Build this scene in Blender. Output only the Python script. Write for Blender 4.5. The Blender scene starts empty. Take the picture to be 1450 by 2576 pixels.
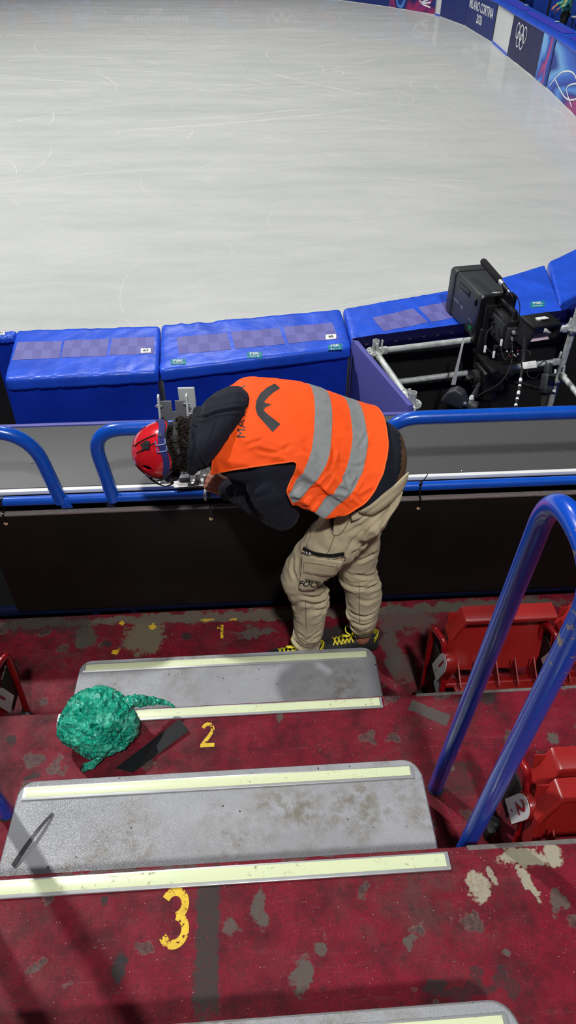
import bpy, bmesh, math, random
from math import sin, cos, pi, radians, sqrt, atan2
from mathutils import Vector, Matrix, noise, Euler
from mathutils.bvhtree import BVHTree
random.seed(7)
SC = bpy.context.scene
COL = SC.collection
V = Vector

# ------------------------------------------------------------------ camera geometry
YAW, PITCH, ROLL, FPX = radians(3.84), radians(42), radians(.34), 1750.0
W0, H0 = 1450, 2576
CAMP = V((0, 0, 2.8))
_F = V((sin(YAW)*cos(PITCH), cos(YAW)*cos(PITCH), -sin(PITCH)))
_R = V((cos(YAW), -sin(YAW), 0))
_U = _R.cross(_F)
CR = _R*cos(ROLL) + _U*sin(ROLL)
CU = -_R*sin(ROLL) + _U*cos(ROLL)
def ray(u, v):
    return ((u-W0/2)/FPX*CR - (v-H0/2)/FPX*CU + _F)
def P(u, v, z=None, y=None, x=None):
    """measured picture point -> world point on a known plane"""
    d = ray(u, v)
    if z is not None: t = (z-CAMP.z)/d.z
    elif y is not None: t = (y-CAMP.y)/d.y
    else: t = (x-CAMP.x)/d.x
    return CAMP + d*t

# ------------------------------------------------------------------ materials
def srgb(r, g=None, b=None):
    if g is None: g = b = r
    f = lambda c: (c/255/12.92) if c/255 <= .04045 else ((c/255+.055)/1.055)**2.4
    return (f(r), f(g), f(b), 1)
class NT:
    def __init__(s, name):
        s.m = bpy.data.materials.new(name); s.m.use_nodes = True
        s.t = s.m.node_tree; s.n = s.t.nodes; s.l = s.t.links
        s.out = s.n['Material Output']; s.bsdf = s.n['Principled BSDF']
        s.tc = None
    def new(s, typ, **kw):
        nd = s.n.new(typ)
        for k, v in kw.items():
            if hasattr(nd, k): setattr(nd, k, v)
        return nd
    def link(s, a, b): s.l.new(a, b)
    def coord(s, kind='Object'):
        if s.tc is None: s.tc = s.n.new('ShaderNodeTexCoord')
        return s.tc.outputs[kind]
    def math(s, op, a, b=None, c=None, clamp=False):
        nd = s.n.new('ShaderNodeMath'); nd.operation = op; nd.use_clamp = clamp
        for i, q in enumerate((a, b, c)):
            if q is None: continue
            if hasattr(q, 'node'): s.l.new(q, nd.inputs[i])
            else: nd.inputs[i].default_value = q
        return nd.outputs[0]
    def vmath(s, op, a, b=None):
        nd = s.n.new('ShaderNodeVectorMath'); nd.operation = op
        for i, q in enumerate((a, b)):
            if q is None: continue
            if hasattr(q, 'node'): s.l.new(q, nd.inputs[i])
            else: nd.inputs[i].default_value = q
        return nd
    def noise(s, scale, detail=3, rough=.55, vec=None, dist=0):
        nd = s.n.new('ShaderNodeTexNoise')
        nd.inputs['Scale'].default_value = scale; nd.inputs['Detail'].default_value = detail
        nd.inputs['Roughness'].default_value = rough; nd.inputs['Distortion'].default_value = dist
        s.l.new(vec if vec is not None else s.coord(), nd.inputs['Vector'])
        return nd.outputs['Fac']
    def voro(s, scale, vec=None, feature='F1', out='Distance', rnd=1):
        nd = s.n.new('ShaderNodeTexVoronoi'); nd.feature = feature
        nd.inputs['Scale'].default_value = scale; nd.inputs['Randomness'].default_value = rnd
        s.l.new(vec if vec is not None else s.coord(), nd.inputs['Vector'])
        return nd.outputs[out]
    def ramp(s, fac, stops, interp='LINEAR'):
        nd = s.n.new('ShaderNodeValToRGB'); cr = nd.color_ramp; cr.interpolation = interp
        while len(cr.elements) < len(stops): cr.elements.new(.5)
        for e, (p, c) in zip(cr.elements, stops):
            e.position = p; e.color = c if hasattr(c, '__len__') else (c, c, c, 1)
        s.l.new(fac, nd.inputs[0]); return nd.outputs['Color']
    def mix(s, fac, a, b):
        nd = s.n.new('ShaderNodeMix'); nd.data_type = 'RGBA'
        for k, q in ((0, fac), (6, a), (7, b)):
            if hasattr(q, 'node'): s.l.new(q, nd.inputs[k])
            else: nd.inputs[k].default_value = q
        return nd.outputs[2]
    def scaled(s, v3, kind='Object'):
        return s.vmath('MULTIPLY', s.coord(kind), v3).outputs[0]
    def set(s, key, q):
        if hasattr(q, 'node'): s.l.new(q, s.bsdf.inputs[key])
        else: s.bsdf.inputs[key].default_value = q
    def bump(s, h, strength=.3, dist=.01):
        nd = s.n.new('ShaderNodeBump'); nd.inputs['Strength'].default_value = strength
        nd.inputs['Distance'].default_value = dist
        s.l.new(h, nd.inputs['Height']); s.l.new(nd.outputs[0], s.bsdf.inputs['Normal'])
def mat(name, col, rough=.5, metal=0, var=0, vscale=8, bump=0, bscale=40, coat=0, spec=.5, bdist=.004, vstretch=None):
    t = NT(name)
    t.set('Roughness', rough); t.set('Metallic', metal); t.set('Specular IOR Level', spec)
    if coat: t.set('Coat Weight', coat); t.set('Coat Roughness', .12)
    if var:
        vec = t.scaled(vstretch) if vstretch else None
        d = tuple(c*(1-var) for c in col[:3]) + (1,)
        e = tuple(min(1, c*(1+var*.7)) for c in col[:3]) + (1,)
        t.set('Base Color', t.ramp(t.noise(vscale, 4, .6, vec), [(.3, d), (.7, e)]))
    else: t.set('Base Color', col)
    if bump: t.bump(t.noise(bscale, 4, .6), bump, bdist)
    return t.m

# ------------------------------------------------------------------ mesh building
class MB:
    def __init__(s): s.bm = bmesh.new(); s.uv = None; s.mi = 0
    def _v(s, p): return s.bm.verts.new(p)
    def face(s, vs):
        try:
            f = s.bm.faces.new(vs); f.material_index = s.mi; return f
        except ValueError: return None
    def box(s, c, size, rot=None, bevel=0, seg=2):
        M = Matrix.Translation(V(c)) @ ((rot.to_matrix().to_4x4() if isinstance(rot, Euler) else rot.to_4x4()) if rot is not None else Matrix.Identity(4))
        hx, hy, hz = size[0]/2, size[1]/2, size[2]/2
        vs = [s._v(M @ V((x*hx, y*hy, z*hz))) for x in (-1, 1) for y in (-1, 1) for z in (-1, 1)]
        fs = []
        for q in ((0, 1, 3, 2), (4, 6, 7, 5), (0, 4, 5, 1), (2, 3, 7, 6), (0, 2, 6, 4), (1, 5, 7, 3)):
            fs.append(s.face([vs[i] for i in q]))
        if bevel: s._bevel(fs, bevel, seg)
        return s
    def _bevel(s, fs, w, seg):
        es = list({e for f in fs if f for e in f.edges})
        r = bmesh.ops.bevel(s.bm, geom=es, offset=w, offset_type='OFFSET', segments=seg, profile=.5, affect='EDGES', clamp_overlap=True)
        for f in r['faces']: f.material_index = s.mi
    def prism(s, poly, vec, bevel=0, seg=2):
        vec = V(vec); a = [s._v(V(p)) for p in poly]; b = [s._v(V(p)+vec) for p in poly]
        n = len(poly); fs = [s.face(a[::-1]), s.face(b)]
        for i in range(n): fs.append(s.face([a[i], a[(i+1) % n], b[(i+1) % n], b[i]]))
        if bevel: s._bevel(fs, bevel, seg)
        return s
    def rings(s, rs, closed=True, cap0=True, cap1=True, loop=False):
        L = [[s._v(p) for p in r] for r in rs]
        n = len(L[0]); m = len(L)
        for i in range(m if loop else m-1):
            A, B = L[i], L[(i+1) % m]
            for j in range(n if closed else n-1):
                s.face([A[j], A[(j+1) % n], B[(j+1) % n], B[j]])
        if not loop:
            if cap0: s.face(L[0][::-1])
            if cap1: s.face(L[-1])
        return L
    def tube(s, pts, r, seg=12, closed=False, cap=True):
        pts = [V(p) for p in pts]; n = len(pts)
        rad = r if hasattr(r, '__len__') else [r]*n
        rs = []; up = None
        for i in range(n):
            if closed: t = pts[(i+1) % n]-pts[i-1]
            else: t = pts[min(i+1, n-1)]-pts[max(i-1, 0)]
            if t.length < 1e-9: t = V((0, 0, 1))
            t.normalize()
            if up is None:
                up = V((0, 0, 1)) if abs(t.z) < .9 else V((1, 0, 0))
            a = (up - t*up.dot(t))
            if a.length < 1e-6: a = t.orthogonal()
            a.normalize(); b = t.cross(a); up = a
            rs.append([pts[i]+(a*cos(2*pi*k/seg)+b*sin(2*pi*k/seg))*rad[i] for k in range(seg)])
        s.rings(rs, True, cap, cap, closed); return s
    def strip(s, pts, wvec, th):
        """flat strap: follows pts, width vectors wvec (list or one), thickness th along normal"""
        pts = [V(p) for p in pts]; n = len(pts); rs = []
        for i in range(n):
            t = (pts[min(i+1, n-1)]-pts[max(i-1, 0)]).normalized()
            w = V(wvec[i] if isinstance(wvec, list) else wvec)
            nn = t.cross(w).normalized()*th/2
            rs.append([pts[i]-w/2-nn, pts[i]+w/2-nn, pts[i]+w/2+nn, pts[i]-w/2+nn])
        s.rings(rs); return s
    def lathe(s, prof, org, axis=(0, 0, 1), seg=24):
        ax = V(axis).normalized(); a = ax.orthogonal().normalized(); b = ax.cross(a); org = V(org)
        s.rings([[org+ax*h+(a*cos(2*pi*k/seg)+b*sin(2*pi*k/seg))*max(r, 1e-4) for k in range(seg)] for r, h in prof])
        return s
    def cyl(s, a, b, r, seg=16, r2=None):
        return s.tube([a, b], [r, r if r2 is None else r2], seg)
    def sphere(s, c, r, seg=16, rings=10, M=None):
        rr = r if hasattr(r, '__len__') else (r, r, r)
        L = []
        for i in range(1, rings):
            th = pi*i/rings
            L.append([V((rr[0]*sin(th)*cos(2*pi*k/seg), rr[1]*sin(th)*sin(2*pi*k/seg), rr[2]*cos(th))) for k in range(seg)])
        top, bot = V((0, 0, rr[2])), V((0, 0, -rr[2]))
        f = (lambda p: V(c)+(M @ p if M else p))
        Q = [[s._v(f(p)) for p in r_] for r_ in L]; T = s._v(f(top)); B = s._v(f(bot))
        for i in range(len(Q)-1):
            for k in range(seg): s.face([Q[i][k], Q[i+1][k], Q[i+1][(k+1) % seg], Q[i][(k+1) % seg]])
        for k in range(seg):
            s.face([T, Q[0][k], Q[0][(k+1) % seg]]); s.face([B, Q[-1][(k+1) % seg], Q[-1][k]])
        return s
    def grid(s, fn, nu, nv, uv=False):
        g = [[s._v(fn(i/nu, j/nv)) for j in range(nv+1)] for i in range(nu+1)]
        lay = s.bm.loops.layers.uv.verify() if uv else None
        for i in range(nu):
            for j in range(nv):
                f = s.face([g[i][j], g[i+1][j], g[i+1][j+1], g[i][j+1]])
                if uv and f:
                    for lp, (a, b) in zip(f.loops, ((i, j), (i+1, j), (i+1, j+1), (i, j+1))): lp[lay].uv = (a/nu, b/nv)
        return g
    def add(s, me, M=None):
        b2 = bmesh.new(); b2.from_mesh(me)
        if M: b2.transform(M)
        tmp = bpy.data.meshes.new('tmp'); b2.to_mesh(tmp); b2.free()
        n0 = len(s.bm.faces); s.bm.from_mesh(tmp); bpy.data.meshes.remove(tmp)
        s.bm.faces.ensure_lookup_table()
        for f in list(s.bm.faces)[n0:]: f.material_index = s.mi
        return s
    def warp(s, fn):
        for v in s.bm.verts: v.co = fn(v.co)
        return s
    def crumple(s, amp, scale, stretch=(1, 1, 1), gate=None):
        s.bm.normal_update()
        new = []
        for v in s.bm.verts:
            q = V((v.co.x*stretch[0], v.co.y*stretch[1], v.co.z*stretch[2]))*scale
            a = amp*(gate(v.co) if gate else 1)
            new.append(v.co + v.normal*a*noise.noise(q))
        for v, c in zip(s.bm.verts, new): v.co = c
        return s
    def mesh(s, name):
        me = bpy.data.meshes.new(name)
        bmesh.ops.recalc_face_normals(s.bm, faces=s.bm.faces) if not getattr(s, 'keepn', False) else None
        s.bm.to_mesh(me); return me
    def obj(s, name, m, parent=None, smooth=True, angle=40, recalc=True):
        if recalc: bmesh.ops.recalc_face_normals(s.bm, faces=s.bm.faces)
        me = bpy.data.meshes.new(name); s.bm.to_mesh(me); s.bm.free()
        return link(name, me, m, parent, smooth, angle)
def link(name, me, m, parent=None, smooth=True, angle=40):
    for q in (m if isinstance(m, (list, tuple)) else [m]): me.materials.append(q)
    if smooth:
        for p in me.polygons: p.use_smooth = True
        if angle < 180:
            me.set_sharp_from_angle(angle=radians(angle))
    o = bpy.data.objects.new(name, me); COL.objects.link(o)
    if parent: adopt(o, parent)
    return o
def adopt(o, parent):
    o.parent = parent; o.matrix_parent_inverse = wm(parent).inverted()
def wm(o):
    M = Matrix.Translation(o.location) @ o.rotation_euler.to_matrix().to_4x4()
    if o.parent: M = wm(o.parent) @ o.matrix_parent_inverse @ M
    return M
def thing(name, label, cat, loc=(0, 0, 0), group=None):
    o = bpy.data.objects.new(name, None); COL.objects.link(o); o.empty_display_size = .1
    o.location = loc; o['label'] = label; o['category'] = cat
    if group: o['group'] = group
    return o
def tag(o, label, cat, group=None):
    o['label'] = label; o['category'] = cat
    if group: o['group'] = group
    return o
def struct(o): o['kind'] = 'structure'; return o
def copy_tree(o, parent=None, shift=None):
    c = o.copy(); COL.objects.link(c)
    if parent: c.parent = parent
    if shift is not None: c.location = o.location+V(shift)
    for ch in list(o.children): copy_tree(ch, c)
    return c
def bez(pts, n=12):
    """Catmull-Rom through points"""
    pts = [V(p) for p in pts]; out = []
    for i in range(len(pts)-1):
        p0, p1, p2, p3 = pts[max(i-1, 0)], pts[i], pts[i+1], pts[min(i+2, len(pts)-1)]
        for k in range(n):
            t = k/n
            out.append(.5*((2*p1)+(p2-p0)*t+(2*p0-5*p1+4*p2-p3)*t*t+(3*p1-p0-3*p2+p3)*t**3))
    out.append(pts[-1]); return out
def lerp(a, b, t): return a+(b-a)*t
def fillet(pts, r, n=8):
    """polyline with rounded corners"""
    pts = [V(p) for p in pts]; out = [pts[0]]
    for i in range(1, len(pts)-1):
        a, b, c = pts[i-1], pts[i], pts[i+1]
        u, w = (a-b).normalized(), (c-b).normalized()
        ang = u.angle(w); d = min(r/math.tan(ang/2), (a-b).length*.49, (c-b).length*.49)
        p, q = b+u*d, b+w*d
        for k in range(n+1):
            t = k/n; out.append(p*(1-t)**2+b*2*t*(1-t)+q*t*t)
    out.append(pts[-1]); return out
_dg = None
def evaluated(ob):
    dg = bpy.context.evaluated_depsgraph_get(); dg.update()
    return bpy.data.meshes.new_from_object(ob.evaluated_get(dg))
def voxel(mb, size, smooth=2):
    """fuse overlapping closed shells into one continuous surface"""
    bmesh.ops.recalc_face_normals(mb.bm, faces=mb.bm.faces)
    me = bpy.data.meshes.new('t'); mb.bm.to_mesh(me); mb.bm.free()
    ob = bpy.data.objects.new('t', me); COL.objects.link(ob)
    md = ob.modifiers.new('r', 'REMESH'); md.mode = 'VOXEL'; md.voxel_size = size
    r = evaluated(ob); bpy.data.objects.remove(ob); bpy.data.meshes.remove(me)
    out = MB(); out.bm.from_mesh(r); bpy.data.meshes.remove(r)
    for _ in range(smooth):
        bmesh.ops.smooth_vert(out.bm, verts=out.bm.verts, factor=.5, use_axis_x=True, use_axis_y=True, use_axis_z=True)
    return out
def text_mesh(s, size=1.0, bold=0, extrude=0, align='CENTER', shear=0, spacing=1.0):
    cu = bpy.data.curves.new('t', 'FONT'); cu.body = s; cu.size = size; cu.offset = bold; cu.extrude = extrude
    cu.align_x = align; cu.align_y = 'CENTER'; cu.shear = shear; cu.space_character = spacing; cu.resolution_u = 4
    ob = bpy.data.objects.new('t', cu); COL.objects.link(ob)
    me = evaluated(ob); bpy.data.objects.remove(ob); bpy.data.curves.remove(cu)
    return me
def frame(o, x, y):
    """matrix with columns x, y, x cross y at o"""
    x = V(x); y = V(y); z = x.cross(y).normalized()
    M = Matrix((x, y, z)).transposed().to_4x4(); M.translation = V(o); return M
def bvh_of(*obs):
    vs, fs = [], []
    for o in obs:
        M = wm(o); n = len(vs)
        vs += [M @ v.co for v in o.data.vertices]
        fs += [[i+n for i in p.vertices] for p in o.data.polygons]
    return BVHTree.FromPolygons(vs, fs)
def refine(bm, maxlen):
    for _ in range(8):
        es = [e for e in bm.edges if e.calc_length() > maxlen]
        if not es: break
        bmesh.ops.subdivide_edges(bm, edges=es, cuts=1)
        bmesh.ops.triangulate(bm, faces=bm.faces)
def press(mb, bvh, origin_dir, off, maxlen=.012, smooth=0):
    """press a flat shape onto a surface. origin_dir(co) -> (origin, direction)"""
    bmesh.ops.triangulate(mb.bm, faces=mb.bm.faces); refine(mb.bm, maxlen)
    dead = []; hits = []
    for v in mb.bm.verts:
        o, d = origin_dir(v.co); loc, n, i, dist = bvh.ray_cast(o, d)
        if loc is None: dead.append(v); continue
        if n.dot(d) > 0: n = -n
        hits.append((v, loc, n, dist))
    if hits:
        md = sorted(h[3] for h in hits)[len(hits)//2]; mn = V((0, 0, 0))
        for h in hits: mn += h[2]
        mn.normalize()
        for v, loc, n, dist in hits:
            if abs(dist-md) > .10: dead.append(v)
            v.co = loc+(n+mn).normalized()*off
    bmesh.ops.delete(mb.bm, geom=dead, context='VERTS')
    for _ in range(smooth): bmesh.ops.smooth_vert(mb.bm, verts=mb.bm.verts, factor=.5, use_axis_x=True, use_axis_y=True, use_axis_z=True)
    return mb
from mathutils.kdtree import KDTree
class Creases:
    """fold lines traced on the cloth; offset() gives the valley and the ridges beside it"""
    def __init__(s, bvh, lines, depth, width):
        pts = []
        for ln in lines:
            k = ln[-1] if not isinstance(ln[-1], tuple) else 1.0
            q = bez([V((u, v, 0)) for u, v in (ln[:-1] if not isinstance(ln[-1], tuple) else ln)], 14); n = len(q)
            for i, p in enumerate(q):
                h = bvh.ray_cast(CAMP, ray(p.x, p.y).normalized())[0]
                if h: pts.append((h, k*min(1, 4*min(i, n-1-i)/n+.15)))
        s.t = KDTree(len(pts)); s.a = [p[1] for p in pts]
        for i, p in enumerate(pts): s.t.insert(p[0], i)
        s.t.balance(); s.d, s.w = depth, width
    def offset(s, co):
        _, i, d = s.t.find(co)
        if d > s.w*5: return 0
        return s.d*s.a[i]*(-math.exp(-(d/s.w)**2)+.55*math.exp(-((d-2.1*s.w)/s.w)**2))
def from_view(co):
    """flat shapes given in picture coordinates (x = u, y = v) are cast on to the surface they were seen on"""
    return CAMP, ray(co.x, co.y).normalized()
def pix_poly(pts):
    mb = MB(); mb.face([mb._v(V((u, v, 0))) for u, v in pts]); return mb
AMB, EXPO = .12, -1.2
LAMPS = [
    ('arena_lamp_key', (-12, 13.2, 20), (0, 1.5, 0), 10800, .8),
    ('arena_lamp_rear', (1.0, -6.5, 15.5), (0, 2.5, 0), 4400, 1.2),
    ('ice_fill_lamp', (-2, 25, 19), (-2, 26, 0), 5600, 5),  # unseen fill lamp, added to brighten the ice
]
# ================================================================== MATERIALS
ICE_Z = -.70
PADZ = .37
BLUE_PAINT = None
def paint_mat(name, base, worn):
    t = NT(name)
    n = t.noise(9, 5, .65)
    chip = t.math('GREATER_THAN', n, worn)
    t.set('Base Color', t.mix(chip, t.ramp(t.noise(14, 3), [(.3, tuple(c*.85 for c in base[:3])+(1,)), (.7, base)]), srgb(120, 112, 105)))
    t.set('Roughness', .28); t.set('Coat Weight', .5); t.set('Coat Roughness', .15)
    t.bump(t.noise(22, 4, .6), .25, .003)
    return t.m
m_rail = paint_mat('blue_gloss_paint', srgb(2, 80, 190), .745)
m_tarp = mat('blue_tarpaulin', srgb(34, 84, 212), .36, var=.18, vscale=5, bump=.35, bscale=26, bdist=.006)
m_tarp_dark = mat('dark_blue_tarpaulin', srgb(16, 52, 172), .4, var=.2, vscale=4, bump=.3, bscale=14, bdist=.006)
m_navy_vinyl = mat('navy_vinyl', srgb(22, 20, 84), .35, bump=.5, bscale=30, bdist=.01)
m_purple = mat('purple_board', srgb(84, 84, 158), .6, var=.08, vscale=120)
m_white = mat('white_plastic', srgb(226, 228, 226), .45, var=.05)
m_card = mat('white_card', srgb(232, 232, 226), .7, var=.05, vscale=30)
m_black = mat('black_matte', srgb(16, 16, 17), .7, var=.2)
m_deep = mat('cloth_and_gap_black', srgb(9, 9, 10), .9, var=.3)  # black of the drapes, also used for shade in open gaps
m_ink = mat('black_ink', srgb(20, 20, 22), .6)
m_print_white = mat('white_print', srgb(235, 238, 240), .6)
m_galv = mat('galvanised_steel', srgb(196, 200, 194), .45, .2, var=.3, vscale=24, bump=.15, bscale=60)
m_alu = mat('aluminium', srgb(196, 198, 196), .35, .6, var=.1)
m_chrome = mat('bright_steel', srgb(205, 207, 210), .18, .95)
m_greymetal = mat('grey_painted_metal', srgb(198, 203, 202), .45, .1, var=.06)
m_darkgrey = mat('dark_grey_metal', srgb(108, 110, 116), .45, .2, var=.1)
m_redplastic = mat('red_plastic', srgb(146, 30, 28), .34, var=.15, vscale=7, coat=.2)
m_redpaint = mat('red_gloss_paint', srgb(136, 12, 18), .3, var=.25, vscale=12, coat=.3)
m_teal = mat('teal_sticker', srgb(16, 122, 140), .5)
m_wood = mat('raw_timber', srgb(196, 160, 106), .65, var=.3, vscale=10, vstretch=(1, 9, 9))
m_glow = None
def glow_mat():
    t = NT('photoluminescent_strip')
    d = t.noise(70, 5, .7); big = t.noise(6, 3)
    dirt = t.math('MULTIPLY', t.ramp(d, [(.58, 0), (.7, 1)]), t.ramp(big, [(.42, 0), (.62, 1)]))
    t.set('Base Color', t.mix(dirt, srgb(212, 220, 178), srgb(110, 102, 76)))
    t.set('Roughness', .35); return t.m
m_glow = glow_mat()
def black_board():
    t = NT('black_film_plywood')
    n = t.noise(3, 4, .6); sc = t.voro(90, t.scaled((1, 1, 1)))
    fl = t.math('LESS_THAN', sc, .03)
    t.set('Base Color', t.mix(fl, t.ramp(n, [(.3, srgb(13, 11, 11)), (.7, srgb(24, 19, 18))]), srgb(120, 110, 100)))
    t.set('Roughness', .55); t.set('Specular IOR Level', .3); return t.m
m_board = black_board()
m_plyedge = mat('plywood_edge', srgb(124, 112, 110), .75, var=.35, vscale=14, vstretch=(3, 20, 20))

# red painted concrete with stains, chips and grit that keep their own place
def red_floor():
    t = NT('worn_red_floor_paint'); co = t.coord()
    fine = t.noise(150, 4, .7); mid = t.noise(9, 5, .65); big = t.noise(1.7, 4, .6)
    red = t.ramp(mid, [(.28, srgb(64, 14, 24)), (.5, srgb(112, 15, 33)), (.74, srgb(132, 26, 46))])
    red = t.mix(t.math('MULTIPLY', t.ramp(fine, [(.35, 1), (.55, 0)]), .55), red, srgb(58, 22, 28))
    grime = t.ramp(big, [(.44, 0), (.74, .85)])
    g2 = t.math('MULTIPLY', grime, t.ramp(t.noise(14, 5, .7), [(.38, 0), (.6, .75)]))
    colr = t.mix(g2, red, srgb(70, 60, 56))
    # scattered oval stains
    sv = t.vmath('ADD', co, _wobble(t, 18, .05)).outputs[0]
    vor = t.new('ShaderNodeTexVoronoi'); vor.inputs['Scale'].default_value = 9.5; t.link(sv, vor.inputs['Vector'])
    rad = t.math('MULTIPLY', _sep(t, vor.outputs['Color'], 0), .38)
    keep = t.math('GREATER_THAN', _sep(t, vor.outputs['Color'], 1), .42)
    d = t.math('SUBTRACT', rad, vor.outputs['Distance'])
    spot = t.math('MULTIPLY', t.math('MULTIPLY', d, 22, clamp=True), keep)
    rim = t.math('MULTIPLY', t.math('LESS_THAN', t.math('ABSOLUTE', t.math('SUBTRACT', d, .012)), .012), keep)
    spotcol = t.ramp(t.noise(60, 4, .7), [(.35, srgb(48, 44, 42)), (.65, srgb(92, 84, 78))])
    colr = t.mix(t.math('MULTIPLY', spot, .75), colr, spotcol)
    colr = t.mix(t.math('MULTIPLY', rim, .16), colr, srgb(140, 128, 112))
    # scuffs and dust
    sc = t.noise(5, 6, .8, t.scaled((1.0, 9, 9))); sc2 = t.noise(230, 3, .8)
    colr = t.mix(t.math('MULTIPLY', t.ramp(sc, [(.56, 0), (.72, 1)]), .14), colr, srgb(150, 112, 108))
    colr = t.mix(t.math('MULTIPLY', t.ramp(sc2, [(.60, 0), (.70, 1)]), .2), colr, srgb(150, 96, 100))
    colr = t.mix(t.math('MULTIPLY', t.ramp(t.noise(24, 5, .75), [(.52, 0), (.66, 1)]), .5), colr, srgb(46, 26, 28))
    # grit
    v2 = t.new('ShaderNodeTexVoronoi'); v2.inputs['Scale'].default_value = 120; t.link(co, v2.inputs['Vector'])
    gr = t.math('MULTIPLY', t.math('LESS_THAN', v2.outputs['Distance'], t.math('MULTIPLY', _sep(t, v2.outputs['Color'], 0), .15)), t.math('GREATER_THAN', _sep(t, v2.outputs['Color'], 1), .55))
    colr = t.mix(t.math('MULTIPLY', gr, .8), colr, srgb(176, 160, 146))
    # patches with a shape of their own: (world x, y, half length, half width, angle, edge wobble, colour, tread height)
    cz = _sepv(t, co, 2)
    brk = t.math('MULTIPLY', t.math('SUBTRACT', t.noise(75, 5, .75), .5), 1.3)
    tex0 = t.ramp(t.noise(110, 5, .75), [(.3, 0), (.62, 1)])
    for (cx, cy, a, b, ang, wb, c, hz, op) in PATCHES:
        q = t.vmath('SUBTRACT', t.vmath('ADD', co, _wobble(t, 30 if wb < .03 else 16, wb)).outputs[0], (cx, cy, hz)).outputs[0]
        r = t.new('ShaderNodeVectorRotate'); r.rotation_type = 'Z_AXIS'; r.inputs['Angle'].default_value = -ang; t.link(q, r.inputs['Vector'])
        s = t.vmath('DIVIDE', r.outputs[0], (a, b, .3)).outputs[0]
        x, y = _sepv(t, s, 0), _sepv(t, s, 1)
        if op < 0:   # straight-sided band
            dd = t.math('MAXIMUM', t.math('ABSOLUTE', x), t.math('ABSOLUTE', y))
        else:
            dd = t.math('SQRT', t.math('ADD', t.math('MULTIPLY', x, x), t.math('MULTIPLY', y, y)))
        near = t.math('LESS_THAN', t.math('ABSOLUTE', t.math('SUBTRACT', cz, hz)), .05)
        mk = t.math('MULTIPLY', t.math('MULTIPLY', t.math('SUBTRACT', t.math('ADD', 1.0, brk if wb > .009 else 0.0), dd), 5 if wb > .009 else 14, clamp=True), near)
        tex = t.math('MULTIPLY', mk, t.math('ADD', t.math('MULTIPLY', tex0, .6), abs(op)-.42), clamp=True)
        colr = t.mix(tex, colr, c)
    t.set('Base Color', colr)
    t.set('Roughness', t.ramp(mid, [(.3, .68), (.7, .5)])); t.set('Specular IOR Level', .16)
    t.bump(t.math('ADD', t.math('MULTIPLY', fine, .6), mid), .35, .004)
    return t.m
def _ncol(t, sc):
    nd = t.n.new('ShaderNodeTexNoise'); nd.inputs['Scale'].default_value = sc; nd.inputs['Detail'].default_value = 3
    t.l.new(t.coord(), nd.inputs['Vector']); return nd.outputs['Color']
_wc = {}
def _wobble(t, sc, amp):
    k = (t.m.name, sc, amp)
    if k not in _wc:
        a = t.vmath('SUBTRACT', _ncol(t, sc), (.5, .5, .5)).outputs[0]
        nd = t.vmath('SCALE', a); nd.inputs['Scale'].default_value = amp*2
        _wc[k] = nd.outputs[0]
    return _wc[k]
def _sep(t, c, i):
    nd = t.n.new('ShaderNodeSeparateColor'); t.l.new(c, nd.inputs[0]); return nd.outputs[i]
def _sepv(t, c, i):
    nd = t.n.new('ShaderNodeSeparateXYZ'); t.l.new(c, nd.inputs[0]); return nd.outputs[i]
def patch(u, v, du, dv, z, c, ang=0, wb=.03, op=.9):
    """measured stain: picture centre and half extents on the tread at height z"""
    a = P(u, v, z=z); l = (P(u+du, v, z=z)-a).length; w = (P(u, v+dv, z=z)-a).length
    return (a.x, a.y, l, w, ang, wb, c, z, op)
DK, MD, LT, CN = srgb(44, 42, 42), srgb(84, 78, 72), srgb(120, 112, 98), srgb(150, 144, 124)
YL = srgb(206, 172, 40)
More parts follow.
